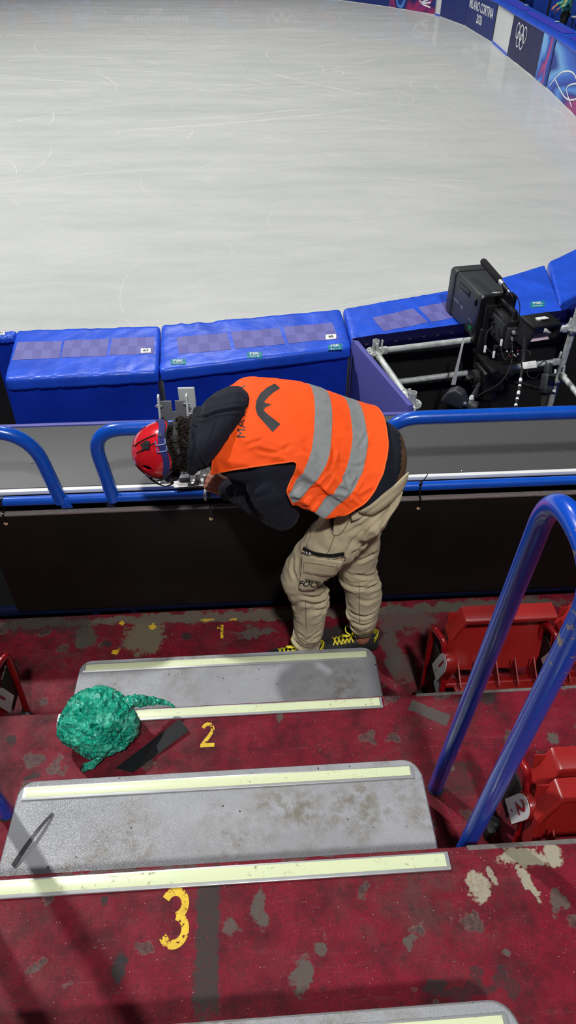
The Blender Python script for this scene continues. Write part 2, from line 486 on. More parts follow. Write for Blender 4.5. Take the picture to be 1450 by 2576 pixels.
PATCHES = [
    patch(522, 2360, 32, 215, .8, srgb(56, 50, 48), 0, .012, -1.0),
    patch(1318, 2160, 62, 26, .8, CN, -.1, .05, 1.1), patch(1395, 2150, 34, 26, .8, CN, .3, .05, 1.1),
    patch(1330, 2225, 20, 45, .8, CN, .1, .05, 1.05), patch(1200, 2235, 34, 26, .8, CN, .4, .07, .95),
    patch(1410, 2270, 26, 26, .8, MD, .5, .05, .9), patch(1240, 2205, 12, 22, .8, CN, .2, .05, .9),
    patch(656, 2290, 17, 52, .8, MD, .05, .03, .95), patch(758, 2455, 28, 55, .8, MD, -.1, .05, 1.0),
    patch(299, 2430, 20, 40, .8, DK, .0, .05, .95), patch(583, 2328, 18, 24, .8, MD, 0, .04, .9),
    patch(806, 2385, 14, 22, .8, MD, .3, .04, .9), patch(1032, 2370, 20, 18, .8, MD, 0, .04, .9),
    patch(1100, 2475, 20, 22, .8, DK, .2, .03, .9), patch(262, 2265, 13, 18, .8, DK, 0, .02, .9),
    patch(1276, 2390, 14, 16, .8, MD, .1, .03, .85), patch(910, 2200, 16, 10, .8, DK, 0, .02, .9),
    patch(1185, 2490, 110, 36, .8, DK, .1, .09, .7), patch(820, 2140, 250, 9, .8, MD, 0, .03, .9), patch(300, 2195, 180, 7, .8, MD, .02, .03, .8),
    patch(1080, 1792, 52, 15, .4, srgb(78, 74, 70), -.55, .008, -1.0),
    patch(1393, 1856, 17, 13, .4, MD, 0, .015, .95), patch(30, 1862, 16, 13, .4, DK, 0, .02, .9),
    patch(78, 1950, 22, 12, .4, DK, .3, .03, .9), patch(1135, 1931, 10, 9, .4, LT, 0, .01, .8), patch(705, 1805, 10, 12, .4, MD, 0, .02, .8),
    patch(1200, 1755, 60, 12, .4, DK, 0, .05, .8), patch(400, 1785, 260, 8, .4, MD, 0, .04, .7), patch(1150, 1960, 50, 60, .4, DK, .3, .09, .6),
    patch(215, 1600, 26, 36, 0, srgb(74, 70, 62), .1, .04, 1.0), patch(365, 1600, 60, 46, 0, srgb(104, 96, 76), 0, .08, 1.0),
    patch(270, 1620, 14, 10, 0, DK, 0, .02, .9), patch(470, 1600, 14, 10, 0, DK, 0, .02, .9), patch(640, 1590, 60, 14, 0, MD, 0, .08, .9),
    patch(700, 1545, 700, 14, 0, srgb(96, 90, 78), -.01, .05, .95), patch(1200, 1525, 260, 16, 0, srgb(84, 78, 70), 0, .06, .9), patch(60, 1570, 200, 12, 0, srgb(92, 84, 74), 0, .05, .9),
    patch(860, 1600, 120, 34, 0, DK, 0, .06, 1.0), patch(985, 1640, 30, 70, 0, MD, 0, .08, .9),
    patch(120, 1560, 130, 40, 0, DK, 0, .12, .7), patch(1020, 1560, 80, 40, 0, MD, 0, .1, .8), patch(1010, 1680, 40, 46, 0, MD, 0, .08, .7),
    patch(520, 1557, 16, 4, 0, YL, .1, .05, .75), patch(590, 1557, 12, 4, 0, YL, -.2, .05, .7), patch(385, 1575, 8, 8, 0, YL, 0, .02, .9), patch(290, 1640, 12, 7, 0, YL, .3, .02, .85), patch(306, 1568, 6, 5, 0, YL, 0, .02, .9),
]
m_floor = red_floor()
m_edge = mat('worn_concrete_edge', srgb(96, 90, 86), .7, var=.4, vscale=26, bump=.5, bscale=50)

# ================================================================== TERRACE
E3, E2, E1 = .790, 1.545, 2.372            # front edges of the treads
mb = MB()
prof = [(-1.6, -.9), (-1.6, 1.2), (E3-.755, 1.2), (E3-.755, .8), (E3, .8), (E3, .4), (E2, .4), (E2, 0), (E1, 0), (E1, -.9)]
mb.prism([(-4.5, y, z) for y, z in prof], (9.5, 0, 0), bevel=.006, seg=2)
floor = struct(mb.obj('terrace_floor', m_floor, smooth=False))
for y, z, x0, x1 in ((E3, .8, .56, 5), (E2, .4, .62, 5)):
    o = struct(MB().box(((x0+x1)/2, y-.006, z-.018), (x1-x0, .016, .037), bevel=.003).obj('trim_edge', m_edge))
m_numpaint = None
def num_paint():
    t = NT('worn_yellow_paint')
    n = t.noise(55, 5, .7); n2 = t.noise(11, 3)
    hole = t.math('GREATER_THAN', t.math('ADD', n, t.math('MULTIPLY', n2, .35)), .765)
    t.set('Base Color', t.ramp(t.noise(30, 4), [(.3, srgb(196, 158, 24)), (.7, srgb(226, 190, 40))])); t.set('Roughness', .6)
    tr = t.new('ShaderNodeBsdfTransparent'); mx = t.new('ShaderNodeMixShader')
    t.link(hole, mx.inputs[0]); t.link(t.bsdf.outputs[0], mx.inputs[1]); t.link(tr.outputs[0], mx.inputs[2]); t.link(mx.outputs[0], t.out.inputs['Surface'])
    return t.m
m_numpaint = num_paint()
def outline(pts):  return [V((x, y, 0)) for x, y in pts]
def stroke_poly(path, w):
    """flat band along a 2D path -> list of quads"""
    pts = [V((x, y, 0)) for x, y in path]; L, R_ = [], []
    for i in range(len(pts)):
        t = (pts[min(i+1, len(pts)-1)]-pts[max(i-1, 0)]).normalized(); n = V((-t.y, t.x, 0))*w/2
        L.append(pts[i]+n); R_.append(pts[i]-n)
    return L, R_
def digit(d):
    """stencil figures, height 1, centred"""
    arc = lambda cx, cy, r, a0, a1, n=18, sx=1: [(cx+sx*r*cos(radians(a0+(a1-a0)*k/n)), cy+r*sin(radians(a0+(a1-a0)*k/n))) for k in range(n+1)]
    w = .15
    if d == '3': ps = [arc(0, .215, .205, 155, -80), arc(0, -.195, .225, 80, -155)]
    elif d == '2': ps = [arc(0, .21, .21, 165, -28)+[(.02, -.12), (-.2, -.36)], [(-.3, -.42), (.29, -.42)]]
    else: ps = [[(.06, .5), (.06, -.5)], [(.06, .42), (-.1, .3), (-.2, .29)]]
    return ps, w
def painted(d, u, v, h, z, wide=1.0, name='painted_number', parent=None):
    c = P(u, v, z=z); ps, w = digit(d); mb = MB()
    for k, p in enumerate(ps):
        L, R_ = stroke_poly(p, w)
        A = [mb._v(V((c.x+q.x*h*wide, c.y+q.y*h, z+.0008+k*.0002))) for q in L]; B = [mb._v(V((c.x+q.x*h*wide, c.y+q.y*h, z+.0008+k*.0002))) for q in R_]
        for i in range(len(A)-1): mb.face([A[i], A[i+1], B[i+1], B[i]])
    return mb.obj(name, m_numpaint, parent, False)
painted('3', 439, 2308, .150, .8, .88, parent=floor)
painted('2', 523, 1848, .105, .4, .85, parent=floor)
painted('1', 556, 1589, .085, 0, 1.1, parent=floor)

# grey moulded half steps with a pale strip
def step_mat():
    t = NT('grey_grit_rubber')
    b = t.noise(230, 3, .6); n = t.noise(3.2, 5, .65); n3 = t.noise(26, 5, .7)
    base = t.ramp(n, [(.3, srgb(142, 143, 146)), (.7, srgb(164, 165, 168))])
    dirt = t.math('MULTIPLY', t.ramp(t.noise(4.3, 3), [(.46, 0), (.66, 1)]), t.ramp(n3, [(.40, 0), (.62, .8)]))
    c = t.mix(dirt, base, srgb(112, 104, 84))
    v = t.new('ShaderNodeTexVoronoi'); v.inputs['Scale'].default_value = 38; t.link(t.vmath('ADD', t.coord(), _wobble(t, 40, .012)).outputs[0], v.inputs['Vector'])
    sp = t.math('MULTIPLY', t.math('LESS_THAN', v.outputs['Distance'], t.math('MULTIPLY', _sep(t, v.outputs['Color'], 0), .13)), t.math('GREATER_THAN', _sep(t, v.outputs['Color'], 1), .5))
    c = t.mix(sp, c, srgb(38, 36, 34))
    t.set('Base Color', c); t.set('Roughness', .42)
    t.bump(t.ramp(b, [(.45, 0), (.6, 1)]), .5, .0025)
    return t.m
m_step = step_mat()
m_stepedge = mat('dirty_step_edge', srgb(116, 114, 110), .7, var=.35, vscale=30, bump=.4, bscale=120)
def half_step(yb, yf, z0, z1, label):
    x0, x1 = -.805, .527
    t = thing('half_step', label, 'step', (0, (yb+yf)/2, z0), 'grey half steps in the aisle')
    R_ = .055
    poly = [(x1+.004, yb), (x1+.004, yf-R_)]
    poly += [(x1-R_+R_*cos(a), yf-R_+R_*sin(a)) for a in [pi/2*k/7 for k in range(1, 8)]]
    poly += [(x0+R_-R_*sin(a), yf-R_+R_*cos(a)) for a in [pi/2*k/7 for k in range(1, 8)]]
    poly += [(x0-.01, yb)]
    cx, cy = (x0+x1)/2, (yb+yf)/2
    off = lambda d: [V((x-(d if x > cx else -d), (y-d if y > cy+.05 else y), 0)) for x, y in poly]
    mb = MB()
    rs = [[p+V((0, 0, z)) for p in off(d)] for d, z in ((-.006, z0), (-.002, z1-.02), (.001, z1-.009), (.006, z1-.002), (.013, z1))]
    mb.rings(rs, cap0=True, cap1=True)
    mb.obj('body', m_step, t, True, 30)
    ys = yf-.05
    MB().box((-.142, ys, z1+.002), (1.284, .046, .007), bevel=.002).obj('strip_frame', m_alu, t)
    MB().box((-.142, ys+.002, z1+.0045), (1.262, .032, .004), bevel=.001).obj('luminous_strip', m_glow, t)
    return t
half_step(E2, E2+.395, 0, .2, 'grey half step between numbers 1 and 2, at the worker\'s feet')
half_step(E3, E3+.378, .4, .6, 'grey half step between numbers 2 and 3, thin black strip lying on it')
half_step(E3-.755, .388, .8, 1.0, 'grey half step cut off by the bottom edge, below number 3')
def nosing(y, z, x0, x1, label):
    t = thing('nosing_strip', label, 'edge strip', ((x0+x1)/2, y, z), 'pale nosing strips on the tread edges')
    MB().box(((x0+x1)/2, y, z+.003), (x1-x0, .048, .008), bevel=.002).obj('strip_frame', m_alu, t)
    MB().box(((x0+x1)/2, y+.002, z+.006), (x1-x0-.022, .034, .004), bevel=.001).obj('luminous_strip', m_glow, t)
nosing(1.512, .4, -.786, .480, 'pale strip on the red edge just above number 2, partly under the green bag')
nosing(.752, .8, -.80, .503, 'long pale strip on the red edge just above number 3')

# ================================================================== ICE
def ice_mat():
    t = NT('rink_ice'); co = t.coord()
    st = t.noise(.55, 5, .6, t.scaled((.6, 2.6, 1))); fine = t.noise(26, 4, .65); sw = t.noise(1.6, 4, .65, t.scaled((.7, 1.8, 1)), .8)
    f = t.math('ADD', t.math('MULTIPLY', st, .5), t.math('ADD', t.math('MULTIPLY', sw, .3), t.math('MULTIPLY', fine, .2)))
    c = t.ramp(f, [(.3, srgb(180, 182, 180)), (.7, srgb(206, 207, 202))])
    df = t.new('ShaderNodeBsdfDiffuse'); gl = t.new('ShaderNodeBsdfGlossy'); mx = t.new('ShaderNodeMixShader'); lw = t.new('ShaderNodeFresnel')
    t.link(c, df.inputs['Color']); gl.inputs['Color'].default_value = (1, 1, 1, 1)
    t.link(t.ramp(sw, [(.35, .03), (.7, .09)]), gl.inputs['Roughness'])
    bp = t.new('ShaderNodeBump'); bp.inputs['Strength'].default_value = .25; bp.inputs['Distance'].default_value = .006
    t.link(t.math('ADD', fine, t.math('MULTIPLY', t.noise(6, 3), .5)), bp.inputs['Height'])
    t.link(bp.outputs[0], df.inputs['Normal'])
    lw.inputs['IOR'].default_value = 1.31
    t.link(t.math('MULTIPLY', lw.outputs[0], .34), mx.inputs[0]); t.link(df.outputs[0], mx.inputs[1]); t.link(gl.outputs[0], mx.inputs[2])
    t.link(mx.outputs[0], t.out.inputs['Surface'])
    return t.m
m_ice = ice_mat()
def near_arc():
    pts = [P(u, v, z=PADZ) for u, v in ((0, 833), (44, 829), (404, 818), (640, 800), (860, 776), (1135, 735), (1290, 690), (1374, 663), (1450, 632))]
    return [V((-30, pts[0].y, 0)), V((-12, pts[0].y-.0, 0)), V((-5, pts[0].y, 0))]+[V((p.x, p.y, 0)) for p in pts]+[V((4.2, 7.15, 0)), V((5.4, 8.9, 0)), V((6.3, 11, 0)), V((6.75, 13.4, 0))]
FARB = [(1450, 290), (1376, 222), (1276, 141.5), (1238, 107), (1170, 65.5), (1107, 42), (1094, 37.5), (1040, 27), (980, 18), (850, 0)]
far_pts = [P(u, v, z=ICE_Z) for u, v in FARB]
far_pts = [V((p.x, p.y, 0)) for p in far_pts]
border = near_arc() + far_pts + [V((2.4, 36.0, 0)), V((0, 36.5, 0)), V((-4, 36.7, 0)), V((-30, 36.7, 0))]
mb = MB(); mb.mi = 0
mb.face([mb._v(V((p.x, p.y, ICE_Z))) for p in bez(border, 4)])
ice = struct(mb.obj('rink_ice', m_ice, smooth=False, recalc=False))
# skate marks: pale cuts in the ice
def mark_mat():
    t = NT('skate_cut'); t.set('Base Color', srgb(250, 250, 248)); t.set('Roughness', .6)
    tr = t.new('ShaderNodeBsdfTransparent'); mx = t.new('ShaderNodeMixShader')
    t.link(t.ramp(t.noise(1.3, 4, .7), [(.32, .30), (.66, .95)]), mx.inputs[0]); t.link(tr.outputs[0], mx.inputs[1]); t.link(t.bsdf.outputs[0], mx.inputs[2]); t.link(mx.outputs[0], t.out.inputs['Surface'])
    return t.m
m_mark = mark_mat()
mb = MB(); rnd = random.Random(3)
def inside(x, y):
    if y < 6.0 or y > 36: return False
    if x > 6.5: return False
    if y < 12 and x > -1.6: return (x+1.6)**2+(y-13.3)**2 < 7.9**2
    if y > 28 and x > -1: return (x+1)**2+(y-28)**2 < 8.2**2
    return x > -14
def mark(x, y, a, ln, R_, w, double=False):
    w *= max(.35, min(1.1, (y-4)/14)); n = max(6, int(ln/.12)); pts = []
    if y < 12 and rnd.random() < .45: return
    for k in range(n+1):
        pts.append((x, y)); x += cos(a)*ln/n; y += sin(a)*ln/n; a += ln/n/R_
    pts = [p for p in pts if inside(*p)]
    if len(pts) < 3: return
    for dx in ((0, .06) if double else (0,)):
        q = [(p[0], p[1]+dx) for p in pts]
        L, R2 = stroke_poly(q, w)
        m_ = len(L); A, B = [], []
        for i in range(m_):
            tp = min(1, 4*min(i, m_-1-i)/m_+.15); c = (L[i]+R2[i])/2
            A.append(mb._v(c+(L[i]-c)*tp+V((0, 0, ICE_Z+.0012)))); B.append(mb._v(c+(R2[i]-c)*tp+V((0, 0, ICE_Z+.0012))))
        for i in range(m_-1): mb.face([A[i], A[i+1], B[i+1], B[i]])
for k in range(560):
    y = 6+29*rnd.random()**1.15; x = -13+20*rnd.random()
    kind = rnd.random()
    if kind < .45: mark(x, y, rnd.gauss(.05, .25)+(pi if rnd.random() < .5 else 0), rnd.uniform(1.2, 6), rnd.choice((-1, 1))*rnd.uniform(6, 25), rnd.uniform(.006, .016)*(1+y/26), rnd.random() < .2)
    elif kind < .8: mark(x, y, rnd.uniform(0, 6.3), rnd.uniform(.6, 3), rnd.choice((-1, 1))*rnd.uniform(.8, 5), rnd.uniform(.005, .011)*(1+y/26))
    else: mark(x, y, rnd.uniform(0, 6.3), rnd.uniform(.5, 2.4), rnd.choice((-1, 1))*rnd.uniform(.3, .9), rnd.uniform(.005, .01)*(1+y/26))
for k in range(70): mark(rnd.uniform(-13, 3), rnd.uniform(29, 34.8), rnd.gauss(0, .12), rnd.uniform(2, 7), rnd.choice((-1, 1))*rnd.uniform(6, 30), rnd.uniform(.012, .035))
o = mb.obj('skate_marks', m_mark, ice, False, recalc=False); o['kind'] = 'stuff'

# ================================================================== RINK PADS (near side)
def pad_body(name, corners, th, m, parent, over=.0, amp=.007, seed=0, nlen=44):
    """upholstered pad: corners far-left, far-right, near-right, near-left at the top height"""
    FL, FR, NR, NL = [V(c) for c in corners]; r = .022; mb = MB(); rs = []
    prof = []
    for k in range(23): prof.append((k/22, 0.))
    def ring(s, inset, dz):
        f, n = lerp(FL, FR, s), lerp(NL, NR, s); d = (n-f); L = d.length; d = d/L; out = []
        a, b = inset, L-inset
        # across the top
        for k in range(25):
            q = a+r+(b-a-2*r)*k/24; out.append(f+d*q+V((0, 0, dz)))
        for k in range(1, 4): out.append(f+d*(b-r+r*sin(pi/6*k))+V((0, 0, dz-r+r*cos(pi/6*k))))
        for k in range(1, 5): out.append(f+d*b+V((0, 0, dz-r-(th-2*r)*k/4)))
        out.append(f+d*(b-r)+V((0, 0, -th)))
        for k in range(1, 6): out.append(f+d*(b-r-(b-a-2*r)*k/6)+V((0, 0, -th)))
        out.append(f+d*(a+r)+V((0, 0, -th)))
        for k in range(1, 5): out.append(f+d*a+V((0, 0, -th+r+(th-2*r)*(k-1)/3+dz*(k-1)/3)))
        return out
    N = nlen
    Ltot = (FR-FL).length
    e = r/Ltot
    rs = [ring(0, .016, -.012), ring(e*.35, .006, -.004), ring(e*1.1, 0, 0)]
    for k in range(1, N): rs.append(ring(e*1.1+(1-2.2*e)*k/N, 0, 0))
    rs += [ring(1-e*1.1, 0, 0), ring(1-e*.35, .006, -.004), ring(1, .016, -.012)]
    mb.rings(rs)
    ax = (FR-FL).normalized(); ay = (NR-FR).normalized(); W_ = (NL-FL).length
    def fold(co):
        d = co-FL; s = d.dot(ax); t = d.dot(ay); h = 0
        edge = max(0, 1-abs(W_-t)/.22)+.8*max(0, 1-abs(t)/.2)
        fr = noise.noise(V((s*16+seed, t*3.5, seed*1.7)))
        h += amp*1.0*edge*fr*abs(fr)*2.2
        h += amp*.5*noise.noise(V((s*5+t*4, t*6-s*2, seed)))
        d2 = noise.noise(V(((s+t*1.3)*7, (t-s*.5)*2, seed+4))); h += amp*.7*max(0, .3-abs(d2))*2
        n5 = noise.noise(V((s*26+t*6, t*5, seed+9))); h += amp*.9*max(0, 1-abs(W_-t)/.16)*(.35-abs(n5))*1.6
        n6 = noise.noise(V((s*9-t*8, t*9+s*3, seed+2))); h += amp*.45*(.3-abs(n6))
        return h
    mb.bm.normal_update()
    for v in mb.bm.verts:
        if v.normal.z > -.5: v.co = v.co+v.normal*fold(v.co)
    return mb.obj(name, m, parent, True, 60)
def mesh_window_mat():
    t = NT('purple_mesh_fabric')
    uv = t.new('ShaderNodeUVMap'); ck = t.new('ShaderNodeTexChecker'); ck.inputs['Scale'].default_value = 1
    mp = t.vmath('MULTIPLY', uv.outputs[0], (5, 2, 1)).outputs[0]; t.link(mp, ck.inputs['Vector'])
    t.set('Base Color', t.mix(t.math('MULTIPLY', ck.outputs['Fac'], .8), srgb(104, 103, 170), srgb(90, 87, 154))); t.set('Roughness', .6)
    t.bump(t.noise(350, 2), .2, .001)
    return t.m
m_meshwin = mesh_window_mat()
def on_top(pad_ob, name, px, m, parent, off=.0015, nu=18, nv=8):
    """flat patch given by four picture corners (tl, tr, br, bl) laid on the pad top"""
    bv = bvh_of(pad_ob); c = [P(u, v, z=PADZ) for u, v in px]
    def fn(s, t):
        q = lerp(lerp(c[0], c[1], s), lerp(c[3], c[2], s), t)
        hit = bv.ray_cast(V((q.x, q.y, PADZ+.3)), V((0, 0, -1)))[0]
        return V((q.x, q.y, (hit.z if hit else PADZ)+off))
    mb = MB(); mb.grid(fn, nu, nv, True); return mb.obj(name, m, parent, True, 180, recalc=False)
def label_text(pad_ob, s, px, m, parent, name='print', scale=.62, off=.003, bold=.02):
    c = [P(u, v, z=PADZ) for u, v in px]; x = c[1]-c[0]; y = c[0]-c[3]; o = (c[0]+c[1]+c[2]+c[3])/4
    me = text_mesh(s, 1, bold); hw = max((abs(v.co.x) for v in me.vertices), default=1)
    k = min(scale*y.length, .42*x.length/hw)
    M = frame(o+V((0, 0, off)), x.normalized()*k, (y-x.normalized()*y.dot(x.normalized())).normalized()*k)
    mb = MB(); mb.add(me, M); bmesh.ops.triangulate(mb.bm, faces=mb.bm.faces); refine(mb.bm, .012)
    bv = bvh_of(pad_ob)
    for v in mb.bm.verts:
        h = bv.ray_cast(V((v.co.x, v.co.y, PADZ+.3)), V((0, 0, -1)))[0]
        if h: v.co.z = h.z+off
    return mb.obj(name, m, parent, False, recalc=False)
def box_px(u, v, w, h, sl=-.05, sk=0):
    return [(u-w/2+sk, v-h/2-sl*w/2), (u+w/2+sk, v-h/2+sl*w/2), (u+w/2, v+h/2+sl*w/2), (u-w/2, v+h/2-sl*w/2)]
def q4(*px): return [P(u, v, z=PADZ) for u, v in px]
pads = []
def rink_pad(label, corners, seed, drape=True, th=.1):
    c = sum(corners, V((0, 0, 0)))/4
    t = thing('rink_pad', label, 'padded board', (c.x, c.y, ICE_Z), 'blue padded rink boards on the near side')
    b = pad_body('cushion', corners, th, m_tarp, t, seed=seed)
    FL, FR, NR, NL = corners
    mb = MB(); n = (NL-FL).normalized(); ax = (FR-FL).normalized()
    a, e = NL-n*.02+ax*.012, NR-n*.02-ax*.012
    f2, f1 = FR+n*.03-ax*.012, FL+n*.03+ax*.012
    zb, zt = ICE_Z, PADZ-th+.01
    L = []
    for k in range(7):
        z = lerp(zb, zt, k/6); ring = []
        for i in range(25): ring.append(V((0, 0, z))+V((lerp(a, e, i/24).x, lerp(a, e, i/24).y, 0)))
        ring += [V((f2.x, f2.y, z)), V((f1.x, f1.y, z))]
        L.append(ring)
    mb.rings(L); mb.crumple(.012, 2.2)
    mb.obj('side_cover', m_tarp_dark, t, True, 50)
    mb = MB(); mb.box(V(((f1.x+f2.x)/2, (f1.y+f2.y)/2, (zb+zt)/2))-n*.02, ((f2-f1).length, .03, zt-zb), Euler((0, 0, atan2(ax.y, ax.x))))
    mb.obj('board', m_white, t)
    return t, b
def sticker_fsk(b, t, u, v, w, h, sl, txt):
    on_top(b, 'sticker', box_px(u, v, w, h, sl), m_teal, t, .0025, 14, 6)
    label_text(b, 'FSK', box_px(u-w*.02, v-h*.16, w*.8, h*.62, sl), m_print_white, t, 'sticker_print', .9, .005)
    label_text(b, txt, box_px(u, v+h*.28, w*.75, h*.32, sl), m_print_white, t, 'sticker_print', .8, .005)
def num_card(b, t, u, v, w, h, sl, txt):
    on_top(b, 'number_card', box_px(u, v, w, h, sl), m_card, t, .003, 10, 6)
    label_text(b, txt, box_px(u, v, w*.7, h*.8, sl), m_ink, t, 'card_print', .7, .006)
t63, b63 = rink_pad('blue padded board with three purple mesh panels and white card 63', q4((44, 829), (403, 818), (398, 935), (10, 955)), 1)
for px in ([(45, 862), (157, 858), (150, 902), (31, 906)], [(163, 857), (275, 853), (268, 896), (154, 900)], [(283, 852), (389, 848), (387, 891), (275, 894)]): on_top(b63, 'mesh_panel', px, m_meshwin, t63)
num_card(b63, t63, 367, 883, 25, 12, -.05, '63')
t65, b65 = rink_pad('blue padded board with white card 65 and three small teal stickers', q4((407, 817), (857, 776), (884, 873), (402, 932)), 5)
for px in ([(444, 849), (572, 838), (582, 880), (451, 892)], [(581, 836), (703, 826), (718, 866), (592, 878)], [(714, 824), (836, 812), (852, 853), (726, 865)]): on_top(b65, 'mesh_panel', px, m_meshwin, t65)
num_card(b65, t65, 833, 848, 26, 11, -.07, '65')
sticker_fsk(b65, t65, 449, 912, 38, 14, -.06, 'Photo 01'); sticker_fsk(b65, t65, 641, 894, 38, 14, -.06, 'Photo 02'); sticker_fsk(b65, t65, 844, 874, 36, 14, -.07, 'Photo 03')
T0 = .42                                   # top of the camera enclosure
fl, fr = P(885, 852, z=T0), P(1390, 785, z=T0); fl.z = fr.z = 0
nl = P(1028, 1020, z=T0); nl.z = 0
ex = (fr-fl).normalized(); ey = V((ex.y, -ex.x, 0))
def wall_pt(x): q = fl+ex*((x-fl.x)/ex.x)-ey*.012; return V((q.x, q.y, PADZ))
def pad_far(label, u0, v0, u1, v1, xn0, xn1, seed):
    return rink_pad(label, [P(u0, v0, z=PADZ), P(u1, v1, z=PADZ), wall_pt(xn1), wall_pt(xn0)], seed)
tA, bA = pad_far('blue padded board with two lilac panels, left of the television camera lens', 864, 774, 1205, 716, fl.x+.01, 2.02, 9)
for px in ([(937, 800), (1040, 777), (1078, 812), (966, 834)], [(1052, 774), (1150, 754), (1186, 790), (1086, 811)]): on_top(bA, 'mesh_panel', px, m_meshwin, tA)
tB, bB = pad_far('blue padded board with one teal sticker, right of the television camera', 1210, 714, 1371, 664, 2.035, P(1402, 768, z=PADZ).x, 13)
sticker_fsk(bB, tB, 1353, 767, 36, 15, -.08, 'Photo 04')
pC = P(1409, 767, z=PADZ)
tC, bC = rink_pad('wrinkled blue padded board cut off at the right edge', [P(1381, 658.5, z=PADZ), P(1530, 585, z=PADZ), pC+(P(1530, 585, z=PADZ)-P(1378, 660, z=PADZ)), pC], 17)
a = q4((-30, 834.5), (41, 830.5), (36, 848), (-30, 850.5))
tD, bD = rink_pad('narrow blue padded board at the left edge beside a black gap', a, 21, th=.06)
num_card(bD, tD, 4, 840, 16, 10, -.04, '62')

# flooring between the stand and the rink, black sheet standing in for the dark of the open gap
struct(MB().box((-2, 3.4, ICE_Z-.05), (24, 4.6, .08)).obj('concourse_floor', m_deep, smooth=False))
q0, q1 = P(12, 955, z=PADZ), P(41, 832, z=PADZ)
struct(MB().box((q1.x-1.2, (q0.y+q1.y)/2+.28, -.19), (2.3, .03, 1.0)).obj('dark_gap_sheet', m_deep, smooth=False))

# ================================================================== FAR BOARDS
def art_mat(name, seed, dark=.5):
    t = NT(name); co = t.coord('Object')
    v = t.vmath('ADD', t.scaled((.5, .5, .9)), (seed*3.1, seed, seed*2.3)).outputs[0]
    w = t.new('ShaderNodeTexNoise'); w.inputs['Scale'].default_value = .9; w.inputs['Detail'].default_value = .5; w.inputs['Distortion'].default_value = 1.6; t.link(v, w.inputs['Vector'])
    c = t.ramp(w.outputs['Fac'], [(.26, srgb(20, 24, 84)), (.40, srgb(24, 56, 150)), (.47, srgb(96, 160, 226)), (.505, srgb(30, 62, 150)), (.57, srgb(28, 28, 96)), (.64, srgb(166, 40, 100)), (.70, srgb(60, 40, 130)), (.8, srgb(22, 30, 96))])
    t.set('Base Color', c); t.set('Roughness', .5); return t.m
def art_uv(name, seed, stops):
    t = NT(name); uv = t.new('ShaderNodeUVMap').outputs[0]
    v = t.vmath('ADD', uv, (seed, seed*.7, 0)).outputs[0]
    n = t.noise(1.3, 1, .5, v, .6); x = _sepv(t, uv, 0); y = _sepv(t, uv, 1)
    f = t.math('ADD', t.math('ADD', t.math('MULTIPLY', x, .78), t.math('MULTIPLY', y, .16)), t.math('MULTIPLY', t.math('SUBTRACT', n, .5), 1.1))
    t.set('Base Color', t.ramp(f, stops)); t.set('Roughness', .5); return t.m
m_navy_banner = mat('navy_banner', srgb(24, 46, 116), .5, var=.12, vscale=2, bump=.3, bscale=5, bdist=.02)
m_navy_banner2 = mat('dark_navy_banner', srgb(28, 30, 82), .5, var=.12, vscale=2, bump=.3, bscale=5, bdist=.02)
m_art1, m_art2, m_art3 = art_mat('swirl_banner_one', 1), art_mat('swirl_banner_two', 2.4), art_mat('swirl_banner_three', 4)
BH = 1.03
def sub_path(path, i0, i1): return path[i0:i1+1]
def far_board(a, b, label, m, cat='rink board', face=True, art=None, top=True, padw=.62, curve=0, group='rink boards with banners on the far side'):
    a, b = V((a.x, a.y, ICE_Z)), V((b.x, b.y, ICE_Z)); d = b-a; L = d.length; d.normalize()
    n = V((d.y, -d.x, 0))        # away from the ice when walking anticlockwise
    if n.dot(V((-4, 20, 0))-V((a.x, a.y, 0))) > 0: n = -n
    t = thing('rink_board', label, cat, tuple((a+b)/2), group)
    z = V((0, 0, 1)); N = 24
    def pt(s, h, o=0): return a+d*(L*s)+z*h+n*o+(-n*curve*4*s*(1-s))
    mb = MB(); g = .012/L
    rs = [[pt(s, .05, .02), pt(s, BH-.03, .02), pt(s, BH-.03, .10), pt(s, .05, .10)] for s in [g+(1-2*g)*k/N for k in range(N+1)]]
    mb.rings(rs); mb.obj('board', m_white, t)
    mb = MB(); rs = [[pt(s, 0, -.003), pt(s, .05, -.003), pt(s, .05, .11), pt(s, 0, .11)] for s in [k/N for k in range(N+1)]]
    mb.rings(rs); mb.obj('kick_strip', m_white if m is not m_white else m_tarp, t)
    if face and m is not m_white:
        mb = MB()
        mb.grid(lambda s, h: pt(g+(1-2*g)*s, .022+(BH-.03)*h, -.010+.006*noise.noise(V((s*L*2.2, h*1.2, a.x*3)))), N*2, 8, True)
        mb.obj('banner', m, t, True, 180, recalc=False)
    if top:
        c = [pt(0, BH, -.03), pt(1, BH, -.03), pt(1, BH, padw), pt(0, BH, padw)]
        pad_body('cushion', c, .09, m_tarp, t, amp=.008, seed=a.x, nlen=24)
        mb = MB(); mb.grid(lambda s, q: pt(.06+.88*s, BH+.009, .17+(padw-.34)*q), 10, 3); mb.obj('mesh_panel', m_meshwin_far, t, True, 180, recalc=False)
        mb = MB(); mb.grid(lambda s, q: pt(.5, BH+.014, padw-.12)+d*(.16*(s-.5))+n*.1*q, 2, 2); mb.obj('number_card', m_card, t, False, recalc=False)
        mb = MB(); rs = [[pt(s, 0, padw-.05), pt(s, BH-.08, padw-.05), pt(s, BH-.08, padw-.02), pt(s, 0, padw-.02)] for s in (0, 1)]
        mb.rings(rs); mb.obj('rear_cover', m_tarp_dark, t)
    return t, pt, L, d, n
m_meshwin_far = mat('purple_pad_top', srgb(62, 62, 196), .6, var=.1)
